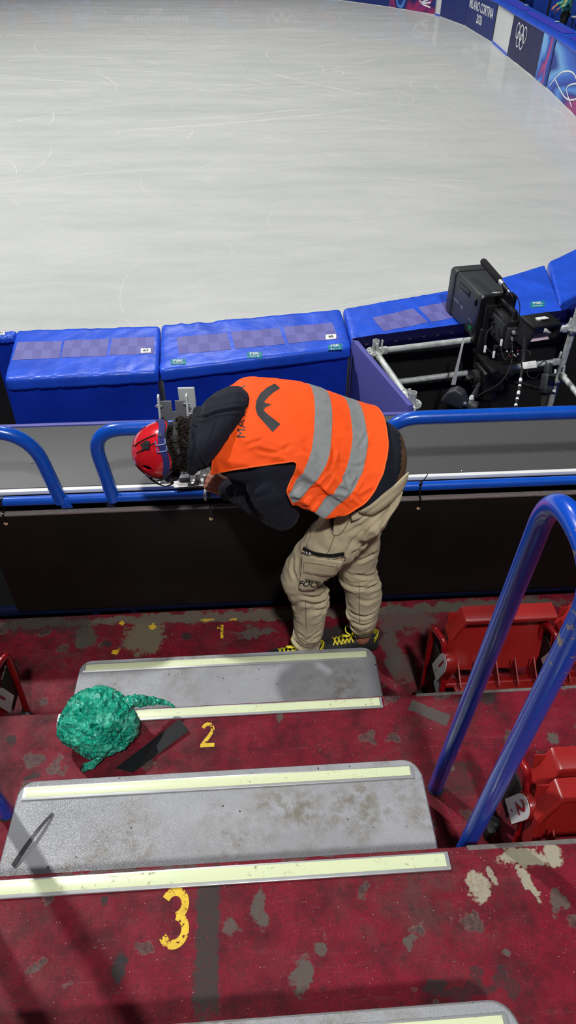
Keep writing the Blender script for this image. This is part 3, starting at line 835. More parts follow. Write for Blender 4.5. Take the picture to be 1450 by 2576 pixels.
def banner_text(B, s, sc, hc, size, bold=.01, m=None, name='banner_lettering', flip=False, squeeze=1.0, off=-.0175, shear=0):
    t, pt, L, d, n = B
    me = text_mesh(s, 1, bold, shear=shear)
    mb = MB(); mb.add(me)
    refine(mb.bm, .5)
    x_sign = -1 if d.cross(V((0, 0, 1))).dot(n) > 0 else 1
    for v in mb.bm.verts: v.co = pt(sc+x_sign*v.co.x*size*squeeze/L, hc+v.co.y*size, off+.012*0)
    return mb.obj(name, m or m_print_white, t, False, recalc=False)
def banner_rings(B, sc, hc, R_, w=.07, squeeze=1.0):
    t, pt, L, d, n = B
    x_sign = -1 if d.cross(V((0, 0, 1))).dot(n) > 0 else 1
    for k, (dx, dy) in enumerate(((-2.2, .5), (0, .5), (2.2, .5), (-1.1, -.5), (1.1, -.5))):
        mb = MB(); N = 40; A = [[], []]
        for i in range(N):
            for q, rr in enumerate((R_*(1-w), R_*(1+w))):
                A[q].append(mb._v(pt(sc+x_sign*(dx*R_+rr*cos(2*pi*i/N))*squeeze/L, hc+dy*R_+rr*sin(2*pi*i/N), -.0175-.0005*k)))
        for i in range(N): mb.face([A[0][i], A[0][(i+1) % N], A[1][(i+1) % N], A[1][i]])
        mb.obj('ring_emblem', m_print_white, t, False, recalc=False)
def banner_loops(B, loops, w=.03, m=None):
    t, pt, L, d, n = B
    for lp in loops:
        mb = MB(); q = bez([V((x, y, 0)) for x, y in lp], 10); Lr, Rr = stroke_poly([(p.x*L, p.y) for p in q], w)
        A = [mb._v(pt(p.x/L, p.y, -.0175)) for p in Lr]; B_ = [mb._v(pt(p.x/L, p.y, -.0175)) for p in Rr]
        for i in range(len(A)-1): mb.face([A[i], A[i+1], B_[i+1], B_[i]])
        mb.obj('banner_line', m or m_print_white, t, False, recalc=False)
fp = far_pts
# walking away from the camera along the right side
m_art5 = art_uv('swirl_banner_five', 1.7, [(.0, srgb(36, 40, 130)), (.2, srgb(190, 60, 110)), (.34, srgb(40, 44, 140)), (.5, srgb(90, 150, 226)), (.62, srgb(34, 60, 160)), (.78, srgb(60, 110, 210)), (.9, srgb(120, 180, 236)), (1, srgb(30, 56, 150))])
b7 = far_board(fp[0]+V((-.35, -2.6, 0)), fp[1], 'rink board with blue and purple swirl banner at the right edge', m_art5)
banner_loops(b7, [[(.95, .1), (.8, .5), (.62, .62), (.5, .35), (.66, .15), (.9, .3)], [(.55, .1), (.68, .32), (.5, .55), (.3, .4)]], .03)
b6 = far_board(fp[1], fp[2], 'rink board with white interlocking rings on a dark navy banner', m_navy_banner2)
b6t = b6[0]
mb = MB(); pt = b6[1]; mb.grid(lambda s, h: pt(.012+.235*s, .022+.985*h, -.0185+.002*noise.noise(V((s*4, h, 7)))), 16, 8, True)
mb.obj('swirl_print', art_uv('swirl_banner_four', 3.1, [(.0, srgb(30, 60, 150)), (.22, srgb(44, 90, 190)), (.40, srgb(200, 70, 120)), (.52, srgb(60, 60, 160)), (.62, srgb(64, 120, 214)), (.82, srgb(130, 190, 240)), (1, srgb(70, 130, 220))]), b6t, True, 180, recalc=False)
banner_rings(b6, .735, .60, .165, .1, 1.0)
b5 = far_board(fp[2], fp[3], 'plain white rink board panel left of the interlocking rings', m_white)
b4 = far_board(fp[3], fp[4], 'navy rink board with white MILANO CORTINA 2026 lettering at upper right', m_navy_banner)
banner_text(b4, 'MILANO CORTINA', .5, .66, .34, .018, squeeze=.98); banner_text(b4, '2026', .5, .36, .33, .018)
b3 = far_board(fp[4], fp[5], 'plain navy rink board between two white strips, upper right', m_navy_banner)
b2 = far_board(fp[5], fp[6], 'narrow white rink board panel where the far boards curve', m_white, padw=.3)
b1 = far_board(fp[6], fp[8], 'rink board with purple swirl and white loops at the top edge', m_art2)
banner_loops(b1, [[(.1, .2), (.3, .3), (.4, .6), (.25, .75), (.12, .5), (.3, .3)], [(.02, .55), (.2, .62), (.35, .5), (.3, .3), (.1, .35)]], .05)
b0 = far_board(fp[8], fp[9], 'dark blue rink board at the top edge where the curve begins', m_navy_banner)
FY = lambda x: V((x, 36.6, 0))
far_board(fp[9], V((3.6, 35.75, 0)), 'short swirl rink board above the top edge', m_art3, top=False)
bR = far_board(V((3.6, 35.75, 0)), V((.4, 36.45, 0)), 'far rink board with interlocking rings, seen mirrored in the ice', m_navy_banner2, top=False)
banner_rings(bR, .49, .68, .19, .09)
bS = far_board(V((.4, 36.45, 0)), V((-.8, 36.6, 0)), 'far rink board with pale blue swirl, seen mirrored in the ice', m_art1, top=False)
bM = far_board(V((-.8, 36.6, 0)), V((-6, 36.7, 0)), 'far rink board with MILANO CORTINA 2026 lettering, seen mirrored in the ice', m_navy_banner, top=False)
banner_text(bM, 'MILANO CORTINA', .485, .74, .33, .018); banner_text(bM, '2026', .485, .50, .30, .018)
far_board(V((-6, 36.7, 0)), V((-9.5, 36.7, 0)), 'far rink board with swirl banner, seen mirrored at the upper left of the ice', m_art2, top=False)
far_board(V((-9.5, 36.7, 0)), V((-14.5, 36.7, 0)), 'far rink board with swirl banner beyond the upper left corner', m_art3, top=False)
qa, qb, qc = fp[0]+V((-.35, -2.6, 0)), V((6.35, 10.6, 0)), V((5.25, 8.45, 0))
far_board(qb, qa, 'navy rink board on the right hand curve beyond the frame', m_navy_banner, curve=.12)
far_board(qc, qb, 'swirl rink board on the right hand curve beyond the frame', m_art3, curve=.10)

m_bluefloor = mat('blue_carpet', srgb(14, 40, 110), .8, var=.3, vscale=3)
struct(MB().box((15, 24, ICE_Z-.05), (18, 40, .04)).obj('surround_floor', m_bluefloor, smooth=False))
# ================================================================== BARRIER
YB = 2.42
rail = thing('barrier_railing', 'blue tubular steel barrier rail with looped top sections along the front row', 'railing', (0, YB, 0))
def loop_tube(pts, rad, r=.030):
    return MB().tube(fillet(pts, rad, 10), r, 20).obj('top_rail_loop', m_rail, rail)
loop_tube([(-3.2, YB, 1.125), (-.915, YB, 1.125), (-.862, YB, .735)], .20)
loop_tube([(-.628, YB, .735), (-.665, YB, 1.118), (.40, YB, 1.118), (.385, YB, .735)], .13)
loop_tube([(.585, YB, .735), (.565, YB, 1.125), (3.2, YB, 1.13)], .15)
MB().tube([(-3.2, YB, .745), (3.2, YB, .745)], .0225, 18).obj('lower_bar', m_rail, rail)
mb = MB(); mb.prism([(-.862, YB-.024, .712), (-.81, YB-.024, .712), (-.818, YB-.024, .735), (-.84, YB-.024, .752), (-.862, YB-.024, .75)], (0, .012, 0), .002)
mb.obj('bracket', m_rail, rail)
m_kerb = mat('dark_blue_channel', srgb(14, 26, 56), .4, var=.3, vscale=8)
MB().box((0, 2.405, .022), (6.4, .03, .052), bevel=.003).obj('bottom_channel', m_kerb, rail)
for x in (-1.9, -.845, -.645, .392, .59, 1.9):
    MB().tube([(x, YB, .745), (x, YB, -.1)], .024, 12).obj('post', m_kerb, rail)
# black film-faced panels hung below the rail
def panel(x0, x1, label):
    t = thing('hoarding_board', label, 'panel', ((x0+x1)/2, 2.385, .05), 'black hoarding boards under the blue rail')
    MB().box(((x0+x1)/2, 2.385, .373), (x1-x0, .021, .65), bevel=.0015).obj('board', m_board, t)
    MB().box(((x0+x1)/2, 2.387, .7), (x1-x0, .027, .010), bevel=.002).obj('edge', m_plyedge, t)
    return t
panel(-1.217, .388, 'long black panel under the rail, behind the number 1')
panel(.393, 2.9, 'black panel under the rail on the right, behind the red seat')
# screw marks, tie holes in the panels
m_tie_black = mat('black_nylon', srgb(14, 14, 15), .4)
m_tie_white = mat('clear_nylon', srgb(214, 216, 216), .35)
m_hole = mat('split_timber', srgb(206, 176, 130), .8)
def cable_tie(x, label, tail=None, hole_z=.645, m=None):
    t = thing('cable_tie', label, 'cable tie', (x, YB, .75), 'cable ties holding the panels to the rail')
    mb = MB(); pts = []
    for k in range(9):
        a = radians(60+k*28); pts.append((x+.002*sin(k), YB+.026*cos(a)*1.0, .745+.026*sin(a)))
    pts += [(x+.001, YB-.047, .712), (x+.003, YB-.0475, .68), (x+.002, YB-.0475, hole_z)]
    mb.strip(pts, (.008, 0, 0), .003); mb.obj('strap', m or m_tie_black, t)
    MB().box((x, YB-.02, .775), (.013, .011, .012), bevel=.002).obj('head', m or m_tie_black, t)
    if tail: MB().strip([(x, YB-.02, .778), (x+tail*.45, YB-.015, .795), (x+tail, YB-.002, .815)], (0, .002, .006), .0025).obj('tail', m or m_tie_black, t)
    mb = MB(); mb.sphere((x, 2.3735, hole_z-.006), (.009, .002, .011), 10, 6); mb.obj('splintered_hole', m_hole, t)
    return t
cable_tie(-.196, 'black cable tie hanging from the rail below the worker\'s hand', None, .640)
cable_tie(.768, 'black cable tie with a long tail on the rail right of the worker', .03, .655)
cable_tie(-1.118, 'black cable tie at the left end of the black panel', None, .66)
t = thing('cable_tie', 'white cable tie round the lower blue bar beside the worker\'s hand', 'cable tie', (-.212, YB, .75))
mb = MB(); pts = [(-.212+.003*cos(a), YB+.027*cos(a), .745+.031*sin(a)) for a in [radians(20+k*28) for k in range(9)]]
pts = [(-.211, YB+.02, .83), (-.212, YB+.004, .80)]+pts
mb.strip(pts, (.011, 0, 0), .003); mb.obj('strap', m_tie_white, t)
MB().box((-.211, YB+.02, .832), (.015, .012, .016), bevel=.002).obj('head', m_tie_white, t)

# ------------------------------------------------------------------ desk behind the rail
def desk_mat():
    t = NT('grey_desk_laminate')
    t.set('Base Color', t.ramp(t.noise(260, 3, .7), [(.3, srgb(64, 65, 64)), (.7, srgb(82, 83, 81))])); t.set('Roughness', .55)
    return t.m
m_desk = desk_mat()
desk = thing('desk', 'long grey desk top with white front edge behind the blue barrier', 'desk', (0, 2.7, ICE_Z))
MB().box((0, 2.708, .775), (6.6, .475, .008), bevel=.001).obj('desk_top', m_desk, desk)
MB().box((0, 2.464, .765), (6.6, .028, .020), bevel=.002).obj('front_edge', m_white, desk)
MB().box((0, 2.7, .755), (6.6, .46, .024)).obj('frame', m_black, desk)
MB().box((0, 2.50, .02), (6.6, .016, 1.44)).obj('dark_gap_backing', m_deep, desk)  # black sheet added so the gaps round the panels look dark
for x in (-1.9, 0, 1.9): MB().box((x, 2.9, .02), (.06, .05, 1.44)).obj('leg', m_black, desk)
for u, v in ((402, 1214), (1162, 1183), (82, 1165), (1412, 1130)):
    p = P(u, v, z=.779); mb = MB(); mb.lathe([(0, .003), (.004, .003), (.006, .001), (.006, 0)], p, seg=12); mb.obj('screw', m_chrome, desk)
ob = struct(MB().box((0, 2.962, .30), (6.6, .022, .968), bevel=.002).obj('wall_desk_back', m_purple))

# grey steel bracket standing on the back of the desk
br = thing('clamp_bracket', 'grey steel bracket with two upright plates and bolts on the desk behind the helmet', 'bracket', (-.42, 2.9, .78))
def plate(x, y0, y1, z0, z1, th=.010, m=m_greymetal, name='side_plate', taper=.0):
    mb = MB(); mb.prism([(x, y0, z0), (x, y1, z0), (x, y1-.01, z1), (x, y0+taper, z1)], (th, 0, 0), .003); return mb.obj(name, m, br)
bz = .779
xa, xb = P(394, 1000, y=2.88).x, P(468, 1000, y=2.88).x
plate(xa, 2.84, 2.93, bz, bz+.19, taper=.05); plate(xb-.004, 2.84, 2.93, bz, bz+.19, taper=.05)
mb = MB()
x0, x1 = xa+.010, xb-.004; xm = (x0+x1)/2
mb.prism([(x0, 2.875, bz+.02), (x1, 2.875, bz+.02), (x1, 2.905, bz+.155), (xm+.008, 2.905, bz+.155), (xm+.008, 2.893, bz+.10), (xm-.008, 2.893, bz+.10), (xm-.008, 2.905, bz+.155), (x0, 2.905, bz+.155)], (0, .006, 0), .001)
mb.obj('notched_plate', m_darkgrey, br)
MB().box(((x0+x1)/2, 2.88, bz+.006), (x1-x0+.08, .1, .010), bevel=.002).obj('base_plate', m_darkgrey, br)
pl = P(473, 1020, y=2.935)
mb = MB(); mb.box((pl.x, 2.937, bz+.105), (.082, .012, .21), bevel=.005, seg=3); mb.obj('rear_plate', m_greymetal, br)
for x, s, zz in ((xa, -1, .135), (xa+.010, 1, .135), (xb-.004, -1, .145), (xb+.006, 1, .145), (xb+.006, 1, .085)):
    mb = MB(); c = V((x, 2.895, bz+zz)); mb.lathe([(0, .014), (.004, .014), (.004, .008), (.0085, .008), (.0085, .001), (.011, .001), (.011, 0)], c, (s, 0, 0), 12); mb.obj('bolt', m_chrome, br)
# small clamp the worker is fixing, and the papers beside it
cl = thing('cable_clamp', 'small grey clamp with a black foot on the desk edge beside the hand', 'clamp', (-.26, 2.5, .78))
p = P(497, 1196, z=.81)
MB().box((p.x, p.y, .806), (.026, .03, .045), Euler((0, .1, .1)), .004).obj('body', m_greymetal, cl)
MB().box((p.x-.02, p.y-.03, .786), (.05, .026, .012), Euler((0, 0, .05)), .003).obj('foot', m_black, cl)
mb = MB(); mb.lathe([(0, .003), (.005, .003), (.006, 0)], (p.x-.022, p.y-.032, .792), seg=12); mb.obj('screw', m_chrome, cl)
MB().box((p.x-.06, p.y+.002, .795), (.05, .03, .028), bevel=.004).obj('grey_block', m_darkgrey, cl)
m_film = mat('clear_film', srgb(212, 210, 206), .25)
mb = MB(); a = [P(u, v, z=.784) for u, v in ((436, 1212), (516, 1204), (516, 1222), (438, 1228))]
mb.grid(lambda s, q: lerp(lerp(a[0], a[1], s), lerp(a[3], a[2], s), q)+V((0, 0, .004*noise.noise(V((s*5, q*3, 1)))+.003)), 16, 6)
o = mb.obj('plastic_sheet', m_film, None, True); tag(o, 'creased clear plastic sheet lying on the white desk edge under the helmet', 'plastic sheet')

# ------------------------------------------------------------------ hairpin handrails
def hairpin(x, label):
    t = thing('handrail', label, 'handrail', (x, 1.0, .4), 'hairpin handrails of the aisle')
    pts = fillet([(x, 1.155, .385), (x, 1.045, 1.90), (x, .80, 1.90), (x, .875, .385)], .128, 16)
    MB().tube(pts, .0255, 24).obj('tube', m_rail2, t)
    for y in (1.152, .874):
        mb = MB(); mb.lathe([(.026, .0), (.029, .001), (.029, .004), (.026, .006)], (x, y, .4), seg=20); mb.obj('base_collar', m_black, t)
    return t
def rail2():
    t = NT('chipped_blue_paint'); co = t.coord()
    n = t.noise(26, 5, .7); z = _sepv(t, co, 2); y = _sepv(t, co, 1)
    top = t.math('MULTIPLY', t.ramp(z, [(0, 0), (1, 1)]), 1)
    up = t.math('MULTIPLY', t.math('GREATER_THAN', z, 1.62), t.math('LESS_THAN', y, .90))
    chip = t.math('MULTIPLY', t.math('GREATER_THAN', n, .585), up)
    small = t.math('GREATER_THAN', t.noise(60, 4, .7), .74)
    c = t.mix(small, srgb(4, 74, 190), srgb(80, 110, 160))
    t.set('Base Color', t.mix(chip, c, srgb(140, 130, 122))); t.set('Roughness', .25); t.set('Coat Weight', .5); t.set('Coat Roughness', .1)
    t.bump(t.math('ADD', t.math('MULTIPLY', chip, -1.0), t.math('MULTIPLY', t.noise(30, 3), .25)), .25, .002)
    return t.m
m_rail2 = rail2()
hairpin(.612, 'tall blue hairpin handrail right of the half step, paint chipped at the bend')
hairpin(-.895, 'blue handrail at the left edge beside the half step')

# ------------------------------------------------------------------ red stadium seats
def seat_text(s, o, x, y, size, t, m):
    me = text_mesh(s, 1, .02); mb = MB(); mb.add(me, frame(o, V(x)*size, V(y)*size)); return mb.obj('seat_number', m, t, False, recalc=False)
m_numred = mat('red_number_print', srgb(168, 24, 36), .6)
def shell(t, x0, x1, yt, zt, yb, zb, name, depth=.06, left=True, m=m_redplastic, ribs=True, w=.07):
    """moulded red shell: rim along the top with a chamfered corner, hollow behind it, ribbed ledge below"""
    ch = .085
    sgn = 1 if left else -1
    out = [(x0, zb), (x0, zt-ch*1.0), (x0+sgn*ch*.75, zt), (x1, zt)]
    inn = [(x0+sgn*.03, zb), (x0+sgn*.032, zt-ch*1.1), (x0+sgn*(ch*.75+.01), zt-.028), (x1, zt-.028)]
    yy = lambda z, o: lerp(yb, yt, (z-zb)/(zt-zb))+o
    mb = MB()
    # rim band: front (towards rink) edge, outer skin, near edge, inner skin
    pathO = fillet([V((x, 0, z)) for x, z in out], .02, 5); pathI = fillet([V((x, 0, z)) for x, z in inn], .016, 5)
    rs = []
    for a, b in zip(pathO, pathI):
        A0 = V((a.x, yy(a.z, w*.55), a.z)); A1 = V((a.x, yy(a.z, -w*.45), a.z)); c = (b-a)*.3
        A2 = V((a.x+c.x, yy(a.z, -w*.56), a.z+c.z)); B1 = V((b.x, yy(b.z, -w*.40), b.z)); B0 = V((b.x, yy(b.z, w*.5), b.z))
        rs.append([A0, A1, A2, B1, B0])
    mb.rings(rs); mb.obj(name+'_rim', m, t, True, 50)
    mb = MB()
    mb.grid(lambda s, q: V((lerp(x0+sgn*.01, x1, s), yy(lerp(zb, zt-.02, q), w*.45-depth*.5*sin(pi*min(1, s*1.6)*.5)*0), lerp(zb, zt-.02, q))), 8, 6)
    mb.bm.normal_update()
    g = bmesh.ops.solidify(mb.bm, geom=mb.bm.faces[:], thickness=.006)
    mb.obj(name+'_back', m, t, True, 50)
    if ribs:
        mb = MB(); z0 = zb
        mb.box(((x0+x1)/2+sgn*.02, yb-.055, z0-.004), (abs(x1-x0)-.04, .13, .008), Euler((radians(-18), 0, 0)), .003)
        mb.obj(name+'_ledge', m, t, True, 40)
        n = 5
        for k in range(n):
            x = lerp(x0, x1, (k+.7)/(n+.4)); mb = MB()
            mb.prism([(x, yb+.02, z0), (x, yb-.085, z0+.022), (x, yb-.08, z0+.03), (x, yb+.015, z0+.085)], (.005, 0, 0)); mb.obj(name+'_rib', m, t, False)
def stadium_seat(x, y, z, label, num, mirror=1, width=.44, near=False, hz=0.):
    """x, y: foot of the end frame on the tread at height z"""
    t = thing('stadium_seat', label, 'stadium seat', (x, y, z), 'red folding stadium seats')
    s = mirror
    # end frame, an inverted U of red tube
    pts = fillet([(x, y+.255, z), (x-s*.012, y+.275, z+.435), (x+s*.02, y+.20, z+.42), (x+s*.03, y+.165, z+.33)], .035, 8)
    MB().tube(pts, .0135, 14).obj('end_frame', m_redpaint, t)
    MB().tube([(x+s*.03, y+.13, z+.26), (x+s*.012, y+.075, z)], .014, 12).obj('front_leg', m_redpaint, t)
    MB().box((x+s*.005, y+.235, z+.02), (.03, .075, .05), bevel=.006).obj('foot', m_black, t)
    MB().box((x-s*.028, y+.20, z+.035), (.028, .06, .07), Euler((.1, 0, .2)), .006).obj('foot', m_black, t)
    MB().box((x+s*.004, y+.215, z+.27), (.006, .09, .20), bevel=.001).obj('gusset', m_black, t)
    # hinge cover with number plate
    o = V((x+s*.004, y+.142, z+.30+hz)); ux = V((s*.25, -.55, -.0)).normalized(); uz = V((s*.12, -.30, .95)).normalized(); un = V((-s*1.0, -.10, .06)).normalized()
    uz = (uz-un*uz.dot(un)).normalized(); ux = uz.cross(un).normalized()
    prof = [(-.040, -.085), (.040, -.085)]+[(.040*cos(a), .03+.05*sin(a)) for a in [pi*k/10 for k in range(11)]]
    mb = MB(); mb.prism([o+ux*a+uz*b for a, b in prof], -un*.05, .006); mb.obj('hinge_cover', m_redplastic, t, True, 40)
    mb = MB(); mb.prism([o+un*.001+ux*a*.93+uz*b*.95 for a, b in prof], un*.0015); pl = mb.obj('number_plate', m_white, t, False)
    if num: 
        me = text_mesh(num, 1, .015); mb = MB(); mb.add(me, frame(o+un*.0035+uz*.018, ux*.085, uz*.085)); mb.obj('seat_number', m_numred, t, False, recalc=False)
    mb = MB(); mb.lathe([(0, .002), (.0045, .001), (.005, 0)], o+un*.002-uz*.05, un, 10); mb.obj('screw', m_chrome, t)
    x0 = x+s*.055; x1 = x0+s*width
    if near:
        shell(t, x0+s*.012, x1, y+.245, z+.395, y+.17, z+.19, 'seat_pan', left=s > 0, ribs=False)
        shell(t, x0-s*.035, x1, y+.125, z+.445, y+.06, z+.20, 'backrest', left=s > 0, ribs=True, w=.06)
    else:
        shell(t, x0-s*.012, x1, y+.275, z+.50, y+.19, z+.205, 'seat_pan', left=s > 0, ribs=True)
    MB().tube([(x+s*.02, y+.16, z+.19), (x1, y+.16, z+.19)], .014, 10).obj('cross_bar', m_redpaint, t)
    MB().box((x1-s*.03, y+.15, z+.10), (.02, .10, .20), bevel=.004).obj('support', m_black, t)
    return t
s1 = stadium_seat(.752, E2, 0, 'red folded seat on the front row behind the tall hairpin handrail', '1', hz=.045)
mb = MB(); mb.grid(lambda a, b: V((.735+.05*a+.02*b, E2+.125+.03*a-.02*b, .27-.07*b-.03*a*b+.008*noise.noise(V((a*4, b*4, 0))))), 8, 8); bmesh.ops.solidify(mb.bm, geom=mb.bm.faces[:], thickness=.003)
mb.obj('torn_tape', mat('grey_cloth_tape', srgb(120, 122, 122), .7), s1)
s2 = stadium_seat(.752+.48, E2, 0, 'second red folded seat on the front row, cut off by the right edge', '', hz=.045)
s1.scale.z = s2.scale.z = 1.10
s3 = stadium_seat(.775, E3, .4, 'red folded seat lower right with a white plate numbered 2', '2', near=True, width=.5)
s4 = stadium_seat(-1.055, E2, 0, 'red seat frame with white number plate at the left edge', '1', mirror=-1)

# ------------------------------------------------------------------ litter on the treads
m_tape = mat('black_rubber_strip', srgb(30, 31, 34), .55, var=.2, vscale=20)
a = [P(u, v, z=.402) for u, v in ((288, 1935), (452, 1812), (474, 1843), (322, 1944))]
a = [P(290, 1934, z=.402), P(452, 1812, z=.402), P(476, 1841, z=.402), P(335, 1945, z=.402)]
mb = MB(); mb.grid(lambda s, q: lerp(lerp(a[0], a[1], s), lerp(a[3], a[2], s), q)+V((0, 0, .004+.006*s*s)), 20, 4)
bmesh.ops.solidify(mb.bm, geom=mb.bm.faces[:], thickness=.003)
tag(mb.obj('rubber_strip', m_tape), 'black rubber strip lying slantwise on the red floor beside number 2', 'strip')
m_steelstrip = mat('shiny_grey_plastic', srgb(70, 70, 76), .22, .3)
c0, c1 = P(33, 2180, z=.602), P(133, 2046, z=.602); d = (c1-c0)
n = V((-d.y, d.x, 0)).normalized()
mb = MB(); pts = [c0+d*k/14+V((0, 0, .003+.012*sin(pi*k/14))) for k in range(15)]
mb.strip(pts, [n*(.014-.006*k/14) for k in range(15)], .0025)
tag(mb.obj('plastic_strip', m_steelstrip), 'thin shiny dark strip lying on the grey half step, lower left', 'strip')
# crumpled green bag
def bag_mat():
    t = NT('green_plastic_film')
    n = t.noise(16, 6, .7, None, 1.0); v = t.voro(26, t.vmath('ADD', t.coord(), _wobble(t, 14, .05)).outputs[0], 'DISTANCE_TO_EDGE')
    t.set('Base Color', t.ramp(n, [(.3, srgb(0, 112, 96)), (.5, srgb(22, 180, 148)), (.72, srgb(120, 226, 196))]))
    t.set('Roughness', .10); t.set('Specular IOR Level', .9); t.set('Transmission Weight', .12)
    t.bump(t.math('ADD', t.math('MULTIPLY', v, 2.2), n), .9, .02)
    return t.m
m_bag = bag_mat()
bagc = V((-.605, 1.435, .4))
bag = thing('plastic_bag', 'crumpled shiny green plastic bag on the red floor left of number 2', 'plastic bag', tuple(bagc))
bm = bmesh.new(); bmesh.ops.create_icosphere(bm, subdivisions=6, radius=1)
mb = MB(); mb.bm.free(); mb.bm = bm
def bagshape(c):
    n = c.normalized(); q = n*3.1
    r = 1+.16*noise.noise(n*1.6+V((3, 1, 2)))
    r += .085*(.5-abs(noise.noise(q+V((1, 5, 2)))))*2+.065*(.4-abs(noise.noise(q*2.0)))*2+.012*(.4-abs(noise.noise(q*6)))*2
    p = V((n.x*.126*r, n.y*.118*r, n.z*.108*r)); p.z = max(p.z, -.088+.01*noise.noise(p*40))
    return bagc+V((0, 0, .09))+p
mb.warp(bagshape); mb.obj('body', m_bag, bag, True, 180)
mb = MB(); rs = []
tail = bez([bagc+V((.07, .04, .12)), bagc+V((.125, .05, .14)), bagc+V((.18, .075, .10)), bagc+V((.235, .085, .07)), bagc+V((.275, .075, .05))], 7)
for i, p in enumerate(tail):
    w = lerp(.036, .003, i/len(tail))*(1+.35*noise.noise(V((i*.7, 0, 0))))
    rs.append([p+V((0, sin(a)*w*(1+.4*noise.noise(V((i*.8, a, 2)))), cos(a)*w*.55*(1+.5*noise.noise(V((i*.9, a*1.3, 5)))))) for a in [2*pi*k/14 for k in range(14)]])
mb.rings(rs); mb.obj('twisted_neck', m_bag, bag, True, 180)
mb = MB(); rs = []
for i, p in enumerate(bez([bagc+V((.03, -.10, .05)), bagc+V((-.01, -.13, .03)), bagc+V((-.05, -.135, .012))], 6)):
    w = .03*(1+.3*noise.noise(V((i*.9, 4, 0))))
    rs.append([p+V((cos(a)*w*.5, sin(a)*w*.4, sin(a+1)*w*.7)) for a in [2*pi*k/10 for k in range(10)]])
mb.rings(rs); mb.obj('loose_flap', m_bag, bag, True, 180)
mb = MB(); mb.sphere(bagc+V((.105, -.02, .07)), (.04, .055, .06), 20, 14); mb.crumple(.02, 40); mb.obj('loose_flap', m_bag, bag, True, 180)
# ================================================================== CAMERA POSITION: scaffold frame, side panels
enc = thing('camera_enclosure', 'purple panelled enclosure with navy vinyl edge around the television camera', 'enclosure', (1.6, 4.0, ICE_Z))
def zv(z): return V((0, 0, z))
mb = MB(); d = (nl-fl).normalized(); n = V((d.y, -d.x, 0))
if n.x > 0: n = -n
mb.prism([fl+zv(ICE_Z), nl+zv(ICE_Z), nl+zv(T0), fl+zv(T0)], -n*.035, .003); mb.obj('side_panel', m_purple, enc, True, 30)
mb = MB(); mb.prism([nl-n*.04+d*.002+zv(ICE_Z), nl-n*.055+d*.002+zv(ICE_Z), nl-n*.055+d*.002+zv(T0-.03), nl-n*.04+d*.002+zv(T0-.03)], -d*.03); mb.obj('white_edge', m_white, enc, False)
# far board with vinyl lapped over its top
mb = MB(); o = fl; mb.prism([o+zv(ICE_Z), o+ex*2.6+zv(ICE_Z), o+ex*2.6+zv(T0), o+zv(T0)], ey*.03, .002); mb.obj('far_panel', m_purple, enc, True, 30)
mb = MB()
def lap(s, t):
    p = fl+ex*(.02+2.5*s); h = T0+.003-.001
    if t < .1: q = p+ey*(.029+.004*t/.1)+zv(h)
    else: q = p+ey*(.034+.012*sin((t-.25)*4)+.006*noise.noise(V((s*22, t*3, 0))))+zv(h-.085*(t-.25)/.75*(1+.10*noise.noise(V((s*9, 0, 3)))))
    return q
mb.grid(lap, 120, 10); bmesh.ops.solidify(mb.bm, geom=mb.bm.faces[:], thickness=.002); mb.obj('vinyl_lap', m_navy_vinyl, enc, True, 60)
mb = MB()
for k in range(22):
    p = fl+ex*(.1+.11*k)+ey*.047+zv(T0-.035+.004*sin(k*2.1)); mb.box(p, (.022, .003, .0025), Euler((0, -.5, atan2(ex.y, ex.x))))
mb.obj('staples', m_chrome, enc, False)
struct(MB().box((1.9, 3.75, ICE_Z+.0), (2.6, 1.9, .02)).obj('wall_pit', m_deep, smooth=False))
mb = MB(); mb.prism([V((2.56, 3.0, ICE_Z)), V((2.60, 3.0, ICE_Z)), V((2.78, 4.70, ICE_Z)), V((2.74, 4.70, ICE_Z))], zv(1.25)); mb.crumple(.01, 3); mb.obj('drape', m_tarp_dark, enc)
mb = MB(); o = fl+ey*.045; mb.prism([o+zv(ICE_Z), o+ex*2.4+zv(ICE_Z), o+ex*2.4+zv(T0-.12), o+zv(T0-.12)], ey*.008); mb.obj('black_lining', m_deep, enc, False)
o = fl-n*.036; mb = MB(); mb.prism([o+zv(ICE_Z), o+(nl-fl)+zv(ICE_Z), o+(nl-fl)+zv(T0-.03), o+zv(T0-.03)], -n*.006); mb.obj('black_lining', m_deep, enc, False)

scf = thing('scaffold_frame', 'galvanised scaffold tubes with round slotted rosettes around the television camera', 'scaffold', (1.7, 4.1, ICE_Z))
PA, PB = P(946, 866, z=.43), P(1039, 997, z=.43)                     # posts, far left and near left
PC, PD = V((2.42, 4.60, 0)), V((2.46, 4.02, 0))
PA.z = PB.z = 0
def tube(a, b, r=.024, name='tube'): return MB().tube([a, lerp(a, b, .5), b], r, 18).obj(name, m_galv, scf)
def rosette(p, z):
    mb = MB(); c = V((p.x, p.y, z)); N = 64
    ro = [c+V((cos(a), sin(a), 0))*.062 for a in [2*pi*k/N for k in range(N)]]
    for zz, sgn in ((.005, 1), (-.005, -1)):
        pass
    prof = [(.026, -.005), (.034, -.005), (.034, .005), (.026, .005)]
    rs = [[c+V((cos(a)*r, sin(a)*r, h)) for r, h in prof] for a in [2*pi*k/N for k in range(N)]]; mb.rings(rs, loop=True)
    prof = [(.052, -.005), (.062, -.005), (.062, .005), (.052, .005)]
    rs = [[c+V((cos(a)*r, sin(a)*r, h)) for r, h in prof] for a in [2*pi*k/N for k in range(N)]]; mb.rings(rs, loop=True)
    for k in range(8):
        a = 2*pi*k/8; mb.box(c+V((cos(a), sin(a), 0))*.043, (.022, .014 if k % 2 else .022, .010), Euler((0, 0, a)))
    return mb.obj('rosette', m_galv, scf, True, 30)
